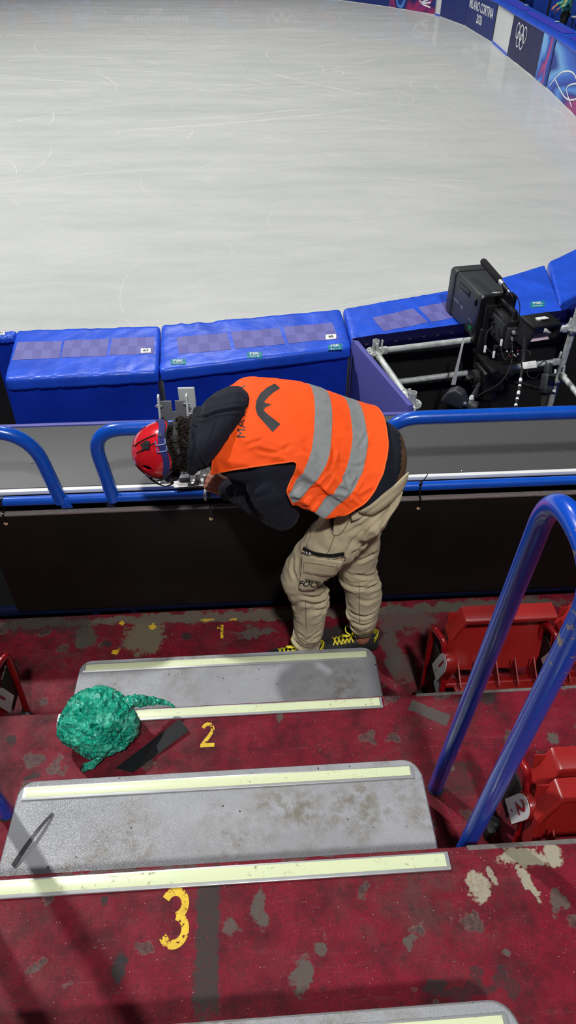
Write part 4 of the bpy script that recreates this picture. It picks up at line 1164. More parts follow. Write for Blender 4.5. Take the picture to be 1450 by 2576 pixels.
def post(p, z0, z1, ros):
    mb = MB(); c = V((p.x, p.y, 0)); mb.lathe([(.024, z0), (.024, z1), (.0205, z1), (.0205, z1-.08)], c, seg=24); mb.obj('standard', m_galv, scf, True, 40)
    for z in ros: rosette(p, z)
post(PA, ICE_Z, .46, (.375, -.12)); post(PB, ICE_Z, .46, (.375, -.12)); post(PC, ICE_Z, .62, (.375, -.05)); post(PD, ICE_Z, .20, (.10,))
def ledger(a, b, z, r=.0215, wedge=True):
    a, b = V((a.x, a.y, z)), V((b.x, b.y, z)); d = (b-a).normalized()
    tube(a+d*.085, b-d*.085, r)
    for p, s in ((a, 1), (b, -1)):
        MB().box(p+d*s*.062, (.06, .034, .05), Euler((0, 0, atan2(d.y, d.x))), .008).obj('ledger_head', m_galv, scf)
        if wedge: MB().box(p+d*s*.045+zv(.035), (.008, .02, .10), Euler((.15, 0, atan2(d.y, d.x))), .002).obj('wedge', m_galv, scf)
ledger(PA, PB, .375); ledger(PA, PC, .375)
ledger(PA, PC, .10); ledger(PB, PD, -.10); ledger(PC, PD, .0); ledger(PA, PB, -.12, wedge=False)
mb = MB(); c = lerp(PA, PB, .80)+zv(.375); d = (PB-PA).normalized()
mb.tube([c+V((d.y*cos(a)*.025, -d.x*cos(a)*.025, sin(a)*.025)) for a in [2*pi*k/24 for k in range(24)]], .004, 8, True); mb.obj('white_tie', m_tie_white, scf)
a, b = P(1398, 990, z=.05), P(1441, 806, z=.52)
tag(MB().box((2.12, 3.60, .135), (.72, .10, .04), Euler((0, 0, .03)), .003).obj('timber_plank', m_wood), 'raw timber plank lying at the foot of the camera scaffold', 'plank')

# ================================================================== TELEVISION CAMERA
m_cam = mat('dark_grey_camera_shell', srgb(46, 48, 50), .5, var=.05, vscale=60, bump=.12, bscale=400, bdist=.001)
m_cam2 = mat('black_camera_metal', srgb(20, 20, 21), .42, var=.15, vscale=30)
m_rub = mat('black_rubber', srgb(14, 14, 14), .75)
m_foam = mat('black_foam', srgb(17, 17, 18), .95, bump=.6, bscale=260)
m_glass = mat('dark_glass', srgb(8, 9, 12), .06, spec=.8)
m_green = mat('green_print', srgb(30, 150, 90), .5)
m_greyprint = mat('grey_print', srgb(168, 170, 172), .6)
tv = thing('television_camera', 'large dark grey television camera with box lens and foam microphone on a pan head', 'television camera', (1.66, 4.2, ICE_Z))
ax = V((-.124, .992, -.03)).normalized()        # viewing direction, towards the ice
rt = V((.985, .17, 0)); rt = (rt-ax*rt.dot(ax)).normalized(); up = rt.cross(ax).normalized()
TL = P(1210, 746, z=.72)                        # rear top left corner of the lens housing
LW, LH_, LL = .245, .33, .50
C0 = TL+rt*LW/2                                 # rear top centre
RM = Matrix((rt, ax, up)).transposed()          # local x right, y forward, z up
def L(x, y, z): return C0+rt*x+ax*y+up*z
def cbox(name, c, size, m, bevel=.004, parent=None, rot=None, seg=2):
    R_ = RM @ rot.to_matrix() if rot is not None else RM
    mb = MB(); mb.box(L(*c), size, R_, bevel, seg); return mb.obj(name, m, parent or tv, True, 35)
# lens housing: rounded box with a slightly larger front hood
def rrect(w, h, r, y, zc, n=6):
    out = []
    for cx, cz, a0 in ((w/2-r, h/2-r, 0), (-w/2+r, h/2-r, pi/2), (-w/2+r, -h/2+r, pi), (w/2-r, -h/2+r, 3*pi/2)):
        for k in range(n+1):
            a = a0+pi/2*k/n; out.append(L(cx+r*cos(a), y, zc+cz+r*sin(a)))
    return out
zc = -LH_/2
mb = MB(); mb.rings([rrect(LW-.01, LH_-.01, .024, 0, zc), rrect(LW, LH_, .026, .005, zc), rrect(LW, LH_, .026, LL-.06, zc), rrect(LW-.004, LH_-.004, .026, LL-.055, zc)])
lens = mb.obj('lens_housing', m_cam, tv, True, 40)
mb = MB(); mb.rings([rrect(LW+.012, LH_+.012, .03, LL-.055, zc), rrect(LW+.016, LH_+.016, .032, LL-.045, zc), rrect(LW+.016, LH_+.016, .032, LL+.03, zc), rrect(LW+.004, LH_+.004, .03, LL+.042, zc), rrect(LW-.03, LH_-.03, .03, LL+.042, zc), rrect(LW-.04, LH_-.04, .03, LL-.01, zc)]); mb.obj('lens_hood', m_cam, lens, True, 40)
mb = MB(); mb.lathe([(0, 0), (.09, .0), (.098, -.01)], L(0, LL+.005, zc), tuple(ax), 40); mb.obj('front_glass', m_glass, lens)
cbox('handle_recess', (-LW/2+.003, LL*.52, -.055), (.010, .21, .05), m_black, .004, lens)
cbox('grab_bar', (-LW/2-.002, LL*.52, -.055), (.008, .17, .022), m_cam2, .003, lens)
cbox('focus_lug', (-LW/2-.006, .055, -.06), (.018, .035, .05), m_cam2, .008, lens)
cbox('rear_trim', (0, .012, zc), (LW+.008, .03, LH_+.008), m_cam2, .008, lens)
mb = MB(); mb.rings([rrect(LW+.016, LH_+.02, .03, -.035, zc-.0), rrect(LW+.02, LH_+.024, .032, -.03, zc), rrect(LW+.02, LH_+.024, .032, .0, zc), rrect(LW+.01, LH_+.01, .03, .004, zc)]); mb.obj('rear_frame', m_cam2, tv, True, 40)
cbox('badge', (.005, .035, .003), (.06, .02, .004), m_greyprint, .001, lens)
def side_text(s, y, z, size, m, bold=0, tilt=0):
    me = text_mesh(s, 1, bold); mb = MB(); mb.add(me, frame(L(-LW/2-.0025, y, z), -ax*size, up*size)); return mb.obj('housing_lettering', m, lens, False, recalc=False)
side_text('FUJINON', LL*.74, -.185, .026, m_greyprint); side_text('UA', LL*.52, -.19, .034, m_greyprint, .02); side_text('4K', .075, -.265, .05, m_green, .02); side_text('107x8.4 AF', .10, -.215, .016, m_greyprint)
# microphone in its foam on a short arm
m0, m1 = P(1258, 706, z=.86), P(1214, 655, z=.90)
mic = MB(); ma = (m1-m0).normalized(); mic.lathe([(.0, 0), (.020, .0), (.0235, .008), (.0235, (m1-m0).length-.02), (.017, (m1-m0).length-.004), (0, (m1-m0).length)], m0, ma, 28)
mc = mic.obj('microphone', m_foam, tv)
MB().cyl(m0-ma*.045, m0, .0155, 20).obj('ring', m_alu, mc)
MB().cyl(m0-ma*.11, m0-ma*.04, .0105, 16).obj('barrel', m_cam2, mc)
MB().cyl(m0-ma*.14, m0-ma*.10, .008, 12).obj('plug', m_chrome, mc)
foot = L(.055, .0, .012)
MB().tube([m0-ma*.06, lerp(m0-ma*.06, foot, .5), foot], .013, 16).obj('microphone_arm', m_cam2, tv)
MB().sphere(foot, .022, 16, 10).obj('arm_joint', m_cam2, tv); MB().cyl(foot+up*.0, foot+up*.018, .026, 20).obj('arm_clamp', m_chrome, tv)
# camera body behind the lens
cbox('camera_body', (.02, -.16, -.155), (.13, .27, .19), m_cam2, .012)
cbox('body_side_door', (-.047, -.16, -.16), (.012, .22, .15), m_cam, .006)
cbox('top_handle', (.02, -.14, -.02), (.034, .24, .03), m_cam2, .010)
for y in (-.04, -.25): cbox('handle_post', (.02, y, -.045), (.028, .03, .06), m_cam2, .006)
cbox('rear_connector_plate', (.02, -.305, -.17), (.12, .03, .15), m_cam, .005)
rnd = random.Random(5)
for k in range(9):
    x, z = -.025+.045*(k % 3), -.12-.045*(k//3); mb = MB(); mb.lathe([(.013, 0), (.013, .018), (.009, .02), (.006, .012), (0, .012)], L(x+.02, -.318, z), tuple(-ax), 14); mb.obj('socket', m_alu if k % 3 == 0 else m_cam2, tv)
for k, (x, z) in enumerate(((-.055, -.11), (-.055, -.14), (-.055, -.20))): MB().cyl(L(x, -.1-.03*k, z), L(x-.014, -.1-.03*k, z), .012, 16).obj('knob', m_cam2, tv)
cbox('adapter_frame', (.0, -.045, -.19), (.20, .05, .30), m_cam2, .010)
cbox('lens_support_post', (-.085, -.06, -.36), (.05, .05, .30), m_cam2, .006)
cbox('support_rail', (-.08, -.16, -.405), (.06, .36, .03), m_cam2, .005)
for k in range(6): cbox('control_block', (.02+.04*cos(k*1.3), -.09-.045*k, -.27-.02*(k % 3)), (.055, .045, .05), m_cam2 if k % 2 else m_rub, .008)
for s in (-1, 1): MB().cyl(L(.03+.028*s, -.345, -.20), L(.03+.028*s, -.315, -.20), .022, 20).obj('round_dial', m_rub, tv)
# viewfinder on its arm to the right
vp = P(1345, 812, y=4.02)
vx, vy = V((.97, .22, 0)).normalized(), V((-.22, .97, -.0)).normalized()
VM = Matrix((vx, vy, zv(1))).transposed()
vf = MB(); c = V((1.905, 4.06, .715)); vf.box(c, (.205, .17, .022), VM, .006).obj('viewfinder_hood', m_cam2, tv)
MB().box(c-vx*.10-zv(.075), (.018, .16, .15), VM @ Euler((0, .25, 0)).to_matrix(), .004).obj('viewfinder_hood_side', m_cam2, tv)
MB().box(c+vx*.10-zv(.045), (.014, .16, .09), VM, .004).obj('viewfinder_hood_side', m_cam2, tv)
MB().box(c+vy*.075-zv(.07), (.19, .03, .13), VM, .006).obj('viewfinder', m_cam2, tv)
MB().box(c+vy*.058-zv(.06), (.165, .004, .095), VM, .001).obj('viewfinder_screen', m_glass, tv)
MB().box(c+vy*.0-zv(.118)+vx*.01, (.15, .05, .006), VM @ Euler((.7, 0, 0)).to_matrix(), .001).obj('paper_note', mat('pale_pink_card', srgb(214, 190, 200), .7), tv)
MB().box(c+zv(.016)-vx*.0, (.075, .03, .012), VM, .004).obj('white_tag', m_white, tv); MB().box(c+zv(.026)+vx*.012-vy*.022, (.045, .014, .008), VM, .003).obj('white_tag', m_white, tv)
MB().tube(fillet([L(.07, -.16, -.16), L(.17, -.19, -.16), c-vx*.11-zv(.09), c-zv(.09)+vy*.06], .03, 6), .014, 12).obj('viewfinder_arm', m_cam2, tv)
MB().box(L(.14, -.2, -.15), (.06, .04, .11), RM, .008).obj('viewfinder_bracket', m_cam2, tv)
# pan and tilt head, column
H0_ = L(-.03, -.17, -.46)
cbox('wedge_plate', (-.02, -.17, -.425), (.13, .36, .028), m_cam2, .004)
cbox('tilt_head', (-.03, -.17, -.53), (.17, .2, .16), m_cam2, .02, seg=3)
for s in (-1, 1):
    mb = MB(); mb.lathe([(0, 0), (.05, 0), (.058, .008), (.058, .032), (.05, .04), (0, .04)], L(-.03+s*.085, -.17, -.53), tuple(rt*s), 26); mb.obj('drag_drum', m_rub, tv)
    mb = MB(); mb.lathe([(0, 0), (.022, 0), (.024, .03), (.018, .045), (0, .045)], L(-.03+s*.13, -.17, -.53), tuple(rt*s), 20); mb.obj('drag_knob', m_cam2, tv)
MB().cyl(L(-.03, -.17, -.60), L(-.03, -.17, -.68), .075, 28).obj('pan_base', m_cam2, tv)
MB().cyl(L(-.03, -.17, -.68), V((L(-.03, -.17, 0).x, L(-.03, -.17, 0).y, ICE_Z)), .055, 24).obj('column', m_cam2, tv)
for a in (0.5, 2.6, 4.7):
    b = V((L(-.03, -.17, 0).x, L(-.03, -.17, 0).y, 0)); MB().tube([b+zv(-.15), b+V((cos(a)*.42, sin(a)*.42, ICE_Z+.03))], .022, 12).obj('leg', m_cam2, tv)
    MB().sphere(b+V((cos(a)*.42, sin(a)*.42, ICE_Z+.025)), .028, 12, 8).obj('rubber_foot', m_rub, tv)
# silver brace of the tripod
MB().strip([P(1168, 850, y=4.3), P(1155, 905, y=4.22), P(1141, 968, y=4.15)], [V((.010, 0, 0)), V((.016, 0, 0)), V((.03, 0, 0))], .012).obj('silver_brace', m_alu, tv)
# pan bars with zoom and focus demands
a0 = L(-.11, -.2, -.56); a1 = P(1188, 1000, y=3.62)
MB().tube([a0, lerp(a0, a1, .5), a1], .0125, 14).obj('pan_bar', m_cam, tv)
MB().cyl(a1-V((0, .0, .0)), a1+(a1-a0).normalized()*.03, .016, 16).obj('bar_end', m_white, tv)
f0 = P(1150, 1000, y=3.52); f1 = P(1195, 1005, y=3.50)
mb = MB(); q = [V((-.085, 0, -.05)), V((.05, 0, -.05)), V((.075, 0, -.01)), V((.03, 0, .055)), V((-.02, 0, .065)), V((-.06, 0, .03))]
R_ = Euler((0, radians(8), radians(-30))).to_matrix()
mb.prism([f0+R_ @ (v-V((0, .035, 0))) for v in q], R_ @ V((0, .07, 0)), .012, 3); mb.obj('zoom_demand', m_cam, tv)
mb = MB(); mb.lathe([(0, 0), (.030, .0), (.034, .006), (.034, .05), (.028, .06), (0, .06)], f0+R_ @ V((.075, 0, -.02)), tuple(R_ @ V((1, 0, .1))), 24); mb.obj('demand_dial', m_cam, tv)
MB().sphere(f0+R_ @ V((.06, -.03, .0)), (.016, .016, .016), 12, 8).obj('chrome_knob', m_chrome, tv)
b0 = L(.06, -.2, -.56); g = P(1378, 962, y=3.72); g2 = P(1366, 912, y=3.78)
MB().tube([b0, lerp(b0, g, .5)+zv(-.02), g+V((0, 0, -.06))], .0125, 14).obj('pan_bar', m_cam2, tv)
GM = Euler((radians(-28), radians(14), radians(12))).to_matrix()
MB().box(g, (.075, .065, .11), GM, .012, 3).obj('focus_demand', m_cam, tv)
MB().box(g+GM @ V((0, -.034, .01)), (.055, .006, .06), GM, .003).obj('demand_window', m_glass, tv)
MB().box(g+GM @ V((-.01, .0, .085)), (.045, .04, .07), GM, .012, 3).obj('demand_neck', m_cam, tv)
MB().box(g+GM @ V((.005, -.005, -.062)), (.08, .07, .02), GM, .006).obj('demand_foot', m_cam2, tv)
MB().cyl(g+GM @ V((0, 0, -.07)), g+GM @ V((.0, .01, -.25)), .024, 18).obj('hand_grip', m_rub, tv)
MB().cyl(g+GM @ V((.03, -.02, .06)), g+GM @ V((.03, -.02, .085)), .008, 12).obj('cable_plug', m_white, tv)
MB().cyl(g+GM @ V((.022, -.04, -.05)), g+GM @ V((.022, -.052, -.05)), .009, 12).obj('white_button', m_white, tv)
# cables
def cable(pts, r=.0042, m=None, name='cable'): return MB().tube(bez(pts, 10), r, 8).obj(name, m or m_rub, tv)
def vp_(u, v, y): return P(u, v, y=y)
cable([vp_(1290, 868, 4.0), vp_(1287, 915, 3.9), vp_(1262, 960, 3.75), vp_(1222, 985, 3.6), vp_(1196, 1000, 3.55)])
cable([vp_(1262, 850, 4.0), vp_(1262, 880, 3.95), vp_(1272, 905, 3.9), vp_(1288, 880, 3.95)])
cable([L(.06, -.02, -.02), L(.10, -.06, .015), L(.125, -.10, -.04), L(.11, -.15, -.10)], .0035)
cable([m0-ma*.14, m0-ma*.19-zv(.02), L(.07, -.05, -.05), L(.06, -.12, -.10)], .003)
cable([vp_(1192, 1000, 3.55), vp_(1203, 985, 3.57), vp_(1198, 970, 3.6), vp_(1188, 975, 3.62)], .003)
cable([vp_(1328, 932, 3.85), vp_(1330, 946, 3.8), vp_(1346, 952, 3.78), vp_(1358, 940, 3.78)], .003)
cable([vp_(1372, 925, 3.78), vp_(1376, 915, 3.78), vp_(1370, 908, 3.8), vp_(1355, 920, 3.8)], .0035)
cable([vp_(1300, 890, 3.95), vp_(1318, 880, 3.95), vp_(1335, 886, 3.92), vp_(1332, 894, 3.9)], .004)
cable([vp_(1240, 820, 4.05), vp_(1225, 840, 4.02), vp_(1222, 870, 3.98), vp_(1240, 890, 3.95)], .0045)
cable([vp_(1270, 800, 4.05), vp_(1256, 830, 4.0), vp_(1264, 860, 4.0)], .005)
for u, v, y in ((1262, 862, 3.95), (1221, 878, 3.93), (1243, 892, 3.93)): MB().box(vp_(u, v, y), (.016, .006, .045), Euler((-.5, .2, .1)), .003).obj('cable_tag', m_white, tv)
for k in range(10): MB().sphere(vp_(1288+rnd.uniform(-12, 18), 890+rnd.uniform(-10, 8), 3.92), .006, 8, 6).obj('connector', (m_white, m_redplastic, m_chrome, m_cam2)[k % 4], tv)
# taped cable hanging with a hand-written card
c0, c1 = [vp_(1321, 850, 3.90), vp_(1318, 905, 3.82), vp_(1312, 945, 3.72), vp_(1306, 985, 3.6), vp_(1298, 1022, 3.5)], None
cable(c0, .009, m_rub, 'multicore_cable')
q = bez(c0, 10)
for k in range(22, 40, 4): MB().tube(q[k:k+2+(k//4) % 2], .0100, 12).obj('white_tape', m_white, tv)
MB().tube(q[0:14], .014, 12).obj('cable_sleeve', m_rub, tv)
cd = vp_(1333, 918, 3.78)
mb = MB(); mb.box(cd, (.092, .003, .044), Euler((radians(-40), radians(-2), radians(6))), .001); card = mb.obj('cable_card', m_card, tv)
CMx = Euler((radians(-40), radians(-2), radians(6))).to_matrix()
for s, dz in (('EIX', .009), ('CAM 2', -.009)):
    me = text_mesh(s, 1, 0); mb = MB(); mb.add(me, frame(cd+CMx @ V((0, -.0025, dz)), CMx @ V((.014, 0, 0)), CMx @ V((0, 0, .014)))); mb.obj('card_writing', m_greyprint, card, False, recalc=False)
# ================================================================== THE WORKER
person = thing('person', 'person in orange reflective vest, red helmet and khaki cargo trousers bending over the barrier', 'person', (.32, 2.08, 0))
def fabric(name, col, var=.12, vs=6, wv=900, rough=.85, bump=.25, sheen=.3):
    t = NT(name); d = tuple(c*(1-var) for c in col[:3])+(1,); e = tuple(min(1, c*(1+var)) for c in col[:3])+(1,)
    t.set('Base Color', t.ramp(t.noise(vs, 4, .6), [(.3, d), (.7, e)])); t.set('Roughness', rough); t.set('Sheen Weight', sheen*.15); t.set('Specular IOR Level', .25)
    t.bump(t.math('ADD', t.math('MULTIPLY', t.noise(wv, 2), .12), t.noise(28, 4, .6)), bump, .006); return t.m
m_skin = mat('skin', srgb(190, 122, 96), .5, var=.14, vscale=14, bump=.1, bscale=120)
m_hood = fabric('navy_hoodie', srgb(21, 22, 36), .22, 9)
m_vest = fabric('orange_vest_fabric', srgb(255, 84, 18), .07, 10, rough=.75, bump=.2)
m_vesttrim = fabric('orange_vest_binding', srgb(255, 100, 34), .05, 10, rough=.6)
m_refl = mat('reflective_tape', srgb(132, 134, 134), .62, 0, var=.12, vscale=20, bump=.35, bscale=26, bdist=.006)
m_khaki = fabric('khaki_trousers', srgb(186, 172, 141), .13, 7, bump=.35)
m_khakid = fabric('khaki_rib_knit', srgb(124, 108, 80), .15, 20)
m_brown = fabric('brown_shirt', srgb(84, 60, 38), .2, 30)
m_hair = mat('dark_curly_hair', srgb(36, 27, 21), .6, var=.4, vscale=40, spec=.35)
m_helm = mat('red_helmet_shell', srgb(212, 26, 38), .16, coat=.8)
m_strap = fabric('dark_blue_webbing', srgb(44, 48, 104), .12, 60)
m_strapd = fabric('black_webbing', srgb(20, 20, 22), .1, 60)
m_buckle = mat('pale_blue_plastic', srgb(108, 122, 178), .4)
m_vblack = mat('black_print', srgb(34, 35, 38), .6, var=.25, vscale=12)
m_shoe = fabric('charcoal_shoe_mesh', srgb(40, 40, 42), .25, 60, rough=.7)
m_sole = mat('black_rubber_sole', srgb(24, 24, 24), .7, bump=.3, bscale=120)
m_yellow = mat('yellow_lace', srgb(222, 206, 40), .6)

# ---- torso described by back edge B, front edge F, half width w across (near -> far), at stations from hem to neck
def ring_pts(B, F, hw, roll, n=48, p=2.5, off=0.):
    c = (B+F)/2; v = (B-F)/2; w = V((.04, cos(roll), sin(roll)))*(hw+off); v = v*(1+off/max(v.length, .05))
    out = []
    for k in range(n):
        a = 2*pi*k/n; ca, sa = cos(a), sin(a)
        out.append(c+w*(abs(ca)**(2/p)*(1 if ca > 0 else -1))+v*(abs(sa)**(2/p)*(1 if sa > 0 else -1)))
    return out
ROLL_T = radians(17)
ST = [  # B, F, half width
    (V((.60, 2.165, 1.175)), V((.395, 2.055, 1.045)), .168),
    (V((.546, 2.17, 1.205)), V((.346, 2.06, 1.085)), .175),
    (V((.427, 2.19, 1.23)), V((.237, 2.09, 1.078)), .200),
    (V((.294, 2.215, 1.285)), V((.124, 2.12, 1.108)), .192),
    (V((.142, 2.235, 1.325)), V((.032, 2.145, 1.112)), .185),
    (V((.007, 2.255, 1.335)), V((-.053, 2.17, 1.115)), .178),
    (V((-.06, 2.26, 1.315)), V((-.10, 2.185, 1.12)), .160),
    (V((-.12, 2.258, 1.285)), V((-.145, 2.195, 1.125)), .120),
    (V((-.17, 2.25, 1.25)), V((-.19, 2.205, 1.125)), .075),
]
def station(t, tab=ST):
    f = t*(len(tab)-1); i = min(int(f), len(tab)-2); k = f-i
    p = [tab[max(i-1, 0)], tab[i], tab[i+1], tab[min(i+2, len(tab)-1)]]
    cr = lambda a, b, c, d: .5*(2*b+(c-a)*k+(2*a-5*b+4*c-d)*k*k+(3*b-a-3*c+d)*k**3)
    return tuple(cr(*[q[j] for q in p]) for j in range(3))
def torso(mb, t0, t1, n, off=0., p=2.5, cap=True):
    mb.rings([ring_pts(*station(lerp(t0, t1, i/n)), ROLL_T, 56, p, off) for i in range(n+1)], True, cap, cap)
def limb(mb, pts, rad, seg=20, n=10, flat=None):
    q = bez(pts, n); N = len(q); m = len(rad)-1
    rr = []
    for i in range(N):
        f = i/(N-1)*m; j = min(int(f), m-1); rr.append(lerp(rad[j], rad[j+1], (f-j)*(f-j)*(3-2*(f-j))))
    mb.tube(q, rr, seg)
    mb.sphere(q[0], rr[0], seg, 10); mb.sphere(q[-1], rr[-1], seg, 10)
# joints
NS, NE, NW = V((.03, 2.07, 1.145)), V((.112, 2.0, .985)), V((-.112, 2.29, .885))     # near shoulder, elbow, wrist
FS, FE, FW = V((-.01, 2.375, 1.25)), V((.03, 2.56, 1.05)), V((-.01, 2.70, .85))          # far
HEADC = V((-.305, 2.24, 1.137))
LH, LK, LA = V((.45, 2.035, .95)), V((.21, 2.035, .60)), V((.235, 2.035, .085))
RH, RK, RA = V((.432, 2.185, .935)), V((.462, 2.135, .50)), V((.505, 2.085, .085))

# ---- body (skin), one continuous surface under the clothes
mb = MB()
torso(mb, .0, .94, 16, -.03)
limb(mb, [V((.52, 2.12, 1.02)), V((.49, 2.11, .97)), V((.47, 2.11, .95))], [.09, .09, .09])
limb(mb, [V((-.10, 2.225, 1.21)), V((-.20, 2.23, 1.18)), V((-.26, 2.235, 1.15))], [.065, .06, .06])
limb(mb, [NS-V((0, -.02, .02)), lerp(NS, NE, .5), NE], [.045, .042, .038]); limb(mb, [NE, lerp(NE, NW, .5), NW], [.042, .038, .027])
limb(mb, [FS, lerp(FS, FE, .5), FE], [.055, .047, .04]); limb(mb, [FE, lerp(FE, FW, .5), FW], [.042, .038, .027])
limb(mb, [LH, lerp(LH, LK, .5)+V((-.01, 0, .02)), LK], [.085, .075, .058]); limb(mb, [LK, lerp(LK, LA, .4)+V((.02, 0, 0)), LA+V((0, 0, .06)), LA], [.056, .055, .036, .037])
limb(mb, [RH, lerp(RH, RK, .5), RK], [.085, .075, .058]); limb(mb, [RK, lerp(RK, RA, .4)+V((.02, 0, 0)), RA+V((0, 0, .05)), RA], [.056, .055, .039, .04])
for A in (LA, RA): limb(mb, [A+V((.03, 0, -.035)), A+V((-.06, 0, -.045)), A+V((-.16, 0, -.06))], [.032, .034, .022])
# head: crown towards -x, face down
HT, HFc = V((-.975, .0, -.16)).normalized(), V((-.10, .60, -.79)).normalized()
HFc = (HFc-HT*HFc.dot(HT)).normalized(); HL = HT.cross(HFc).normalized()
HM = Matrix((HFc, HL, HT)).transposed()
mb.sphere(HEADC+HT*.015, (.095, .074, .115), 24, 16, HM)
mb.sphere(HEADC-HT*.055+HFc*.03, (.062, .058, .07), 20, 12, HM)
nose = HEADC+HFc*.102-HT*.02
limb(mb, [nose+HT*.03-HFc*.012, nose, nose-HT*.018+HFc*.008], [.008, .011, .013], 10, 5)
for s in (-1, 1):
    mb.sphere(HEADC+HL*.074*s-HT*.012-HFc*.01, (.028, .010, .032), 14, 10, HM)
    mb.sphere(HEADC+HFc*.085+HL*.03*s+HT*.012, (.014, .02, .012), 12, 8, HM)
mb.sphere(HEADC+HFc*.088-HT*.072, (.012, .026, .008), 12, 8, HM); mb.sphere(HEADC+HFc*.080-HT*.105, (.02, .026, .018), 12, 8, HM)
# hands
def hand(mb, W, ax, up, side, curl, thumb, sc=1.0):
    """W wrist, ax towards the fingers, up back of the hand, side towards the thumb"""
    ax = ax.normalized(); up = (up-ax*up.dot(ax)).normalized(); sd = ax.cross(up).normalized()*side
    L = .085*sc
    for j in range(4):
        o = W+ax*.012+sd*(.024-.016*j)*sc
        k = o+ax*L*(1, 1.04, 1.0, .92)[j]+sd*(.034-.0215*j)*sc*.35
        limb(mb, [o-ax*.012, lerp(o, k, .5)+up*.004, k], [.017, .0155, .0115], 12, 5)
        ln = (.040, .045, .042, .032)[j]*sc; d = ax.copy(); pts = [k]; a = 0
        for seg_ in range(3):
            a += curl[seg_]; dd = ax*cos(a)-up*sin(a); pts.append(pts[-1]+dd*ln*(1, .72, .58)[seg_])
        limb(mb, pts, [.0112, .0098, .0088, .0076], 10, 5)
    t0 = W+ax*.022+sd*.026*sc; t1 = t0+(ax*.5+sd*.62-up*.45).normalized()*.040*sc; t2 = t1+(ax*.85+sd*.05*thumb-up*.5).normalized()*.034*sc; t3 = t2+(ax*.8-sd*.5-up*.3).normalized()*.027*sc
    limb(mb, [t0-ax*.01, t1, t2, t3], [.018, .0125, .0115, .009], 12, 5)
hand(mb, NW, V((-.55, .42, .02)), V((-.25, -.62, .74)), 1, (1.15, 1.25, .8), 1)
hand(mb, FW, V((-.25, .95, -.12)), V((-.05, .12, .98)), -1, (.7, .9, .5), 1)
body = voxel(mb, .0055, 1); body = body.obj('body', m_skin, person, True, 180)

# ---- trousers
mb = MB()
tr0 = [(V((.616, 2.17, 1.125)), V((.413, 2.03, .965)), .185), (V((.585, 2.16, 1.05)), V((.39, 2.04, .91)), .180), (V((.525, 2.15, .955)), V((.35, 2.06, .87)), .14)]
mb.rings([ring_pts(*station(i/8, tr0), radians(14), 40, 2.3) for i in range(9)])
limb(mb, [LH+V((-.015, .02, .0)), lerp(LH, LK, .45)+V((-.005, -.005, .02)), LK+V((-.005, 0, 0)), lerp(LK, LA, .32)+V((.018, .0, 0)), lerp(LK, LA, .62)+V((.012, 0, 0)), LA+V((-.004, 0, .022))], [.115, .110, .092, .083, .074, .058], 28, 12)
limb(mb, [RH+V((.005, .0, .02)), lerp(RH, RK, .45)+V((.0, 0, .0)), RK, lerp(RK, RA, .36)+V((.018, 0, 0)), lerp(RK, RA, .66)+V((.008, 0, 0)), RA+V((-.002, 0, .082))], [.112, .104, .088, .086, .074, .056], 28, 12)
mb.sphere((.455, 2.115, .96), (.095, .145, .11), 24, 16)
tb = voxel(mb, .0078, 3)
def trouser_fold(c):
    # rings of cloth gathering at knee and ankle, long drag lines from hip to knee
    kz = max(0, 1-abs(c.z-.46)/.16); az = max(0, 1-abs(c.z-.15)/.14); hz = max(0, 1-abs(c.z-.84)/.22)
    d = 0
    n1 = noise.noise(V((c.x*5, c.y*5, c.z*30+3*noise.noise(V((c.x*6, c.y*6, c.z*4))))))
    d += (.014*kz+.015*az)*(abs(n1)*2-.5)
    q = c.x*.55+c.z; n2 = noise.noise(V((c.y*6, q*17, (c.x-c.z)*3)))
    d += .014*hz*(.45-abs(n2)*1.6)
    d += .006*noise.noise(c*11)+.003*noise.noise(c*27)
    return d
TC = Creases(BVHTree.FromBMesh(tb.bm), [
    [(1000, 1238), (960, 1290), (905, 1345), (866, 1400)], [(986, 1262), (930, 1308), (866, 1348)], [(962, 1305), (925, 1360), (886, 1412)], [(940, 1256), (905, 1300), (880, 1316)],
    [(950, 1330), (915, 1372), (888, 1394)], [(952, 1390), (920, 1405), (898, 1412)], [(957, 1440), (925, 1452), (895, 1446)], [(958, 1468), (930, 1480), (897, 1478)], [(955, 1500), (925, 1514), (900, 1508), .7],
    [(948, 1540), (915, 1552), (882, 1540), 1.2], [(944, 1564), (910, 1574), (880, 1562), 1.3], [(740, 1400), (736, 1430), (746, 1462)], [(752, 1405), (748, 1440), .8],
    [(828, 1490), (795, 1503), (758, 1500)], [(826, 1510), (795, 1522), (765, 1518)], [(824, 1532), (790, 1541), .8], [(812, 1580), (790, 1600), (770, 1614), 1.3], [(806, 1602), (785, 1612)], [(748, 1590), (762, 1602)], [(818, 1555), (800, 1572), .8],
    [(802, 1303), (792, 1332)], [(786, 1335), (768, 1372)], [(850, 1420), (835, 1470), .8]], .0085, .0085)
tb.bm.normal_update()
nw = [v.co+v.normal*(trouser_fold(v.co)+TC.offset(v.co)) for v in tb.bm.verts]
for v, c in zip(tb.bm.verts, nw): v.co = c
trousers = tb.obj('trousers', m_khaki, person, True, 180)
bv_tr = bvh_of(trousers)
# ribbed ankle cuff, waistband
mb = MB(); rs = []
for k in range(7):
    f = k/6; c = lerp(RA+V((-.001, 0, .098)), RA+V((-.001, 0, .043)), f); r = lerp(.0595, .0475, f)
    rs.append([c+V((cos(a)*r*1.02, sin(a)*r*.98, 0))*(1+.018*((j % 2)*2-1)) for j, a in enumerate([2*pi*q/60 for q in range(60)])])
mb.rings(rs); mb.obj('ankle_cuff', m_khakid, trousers, True, 180)
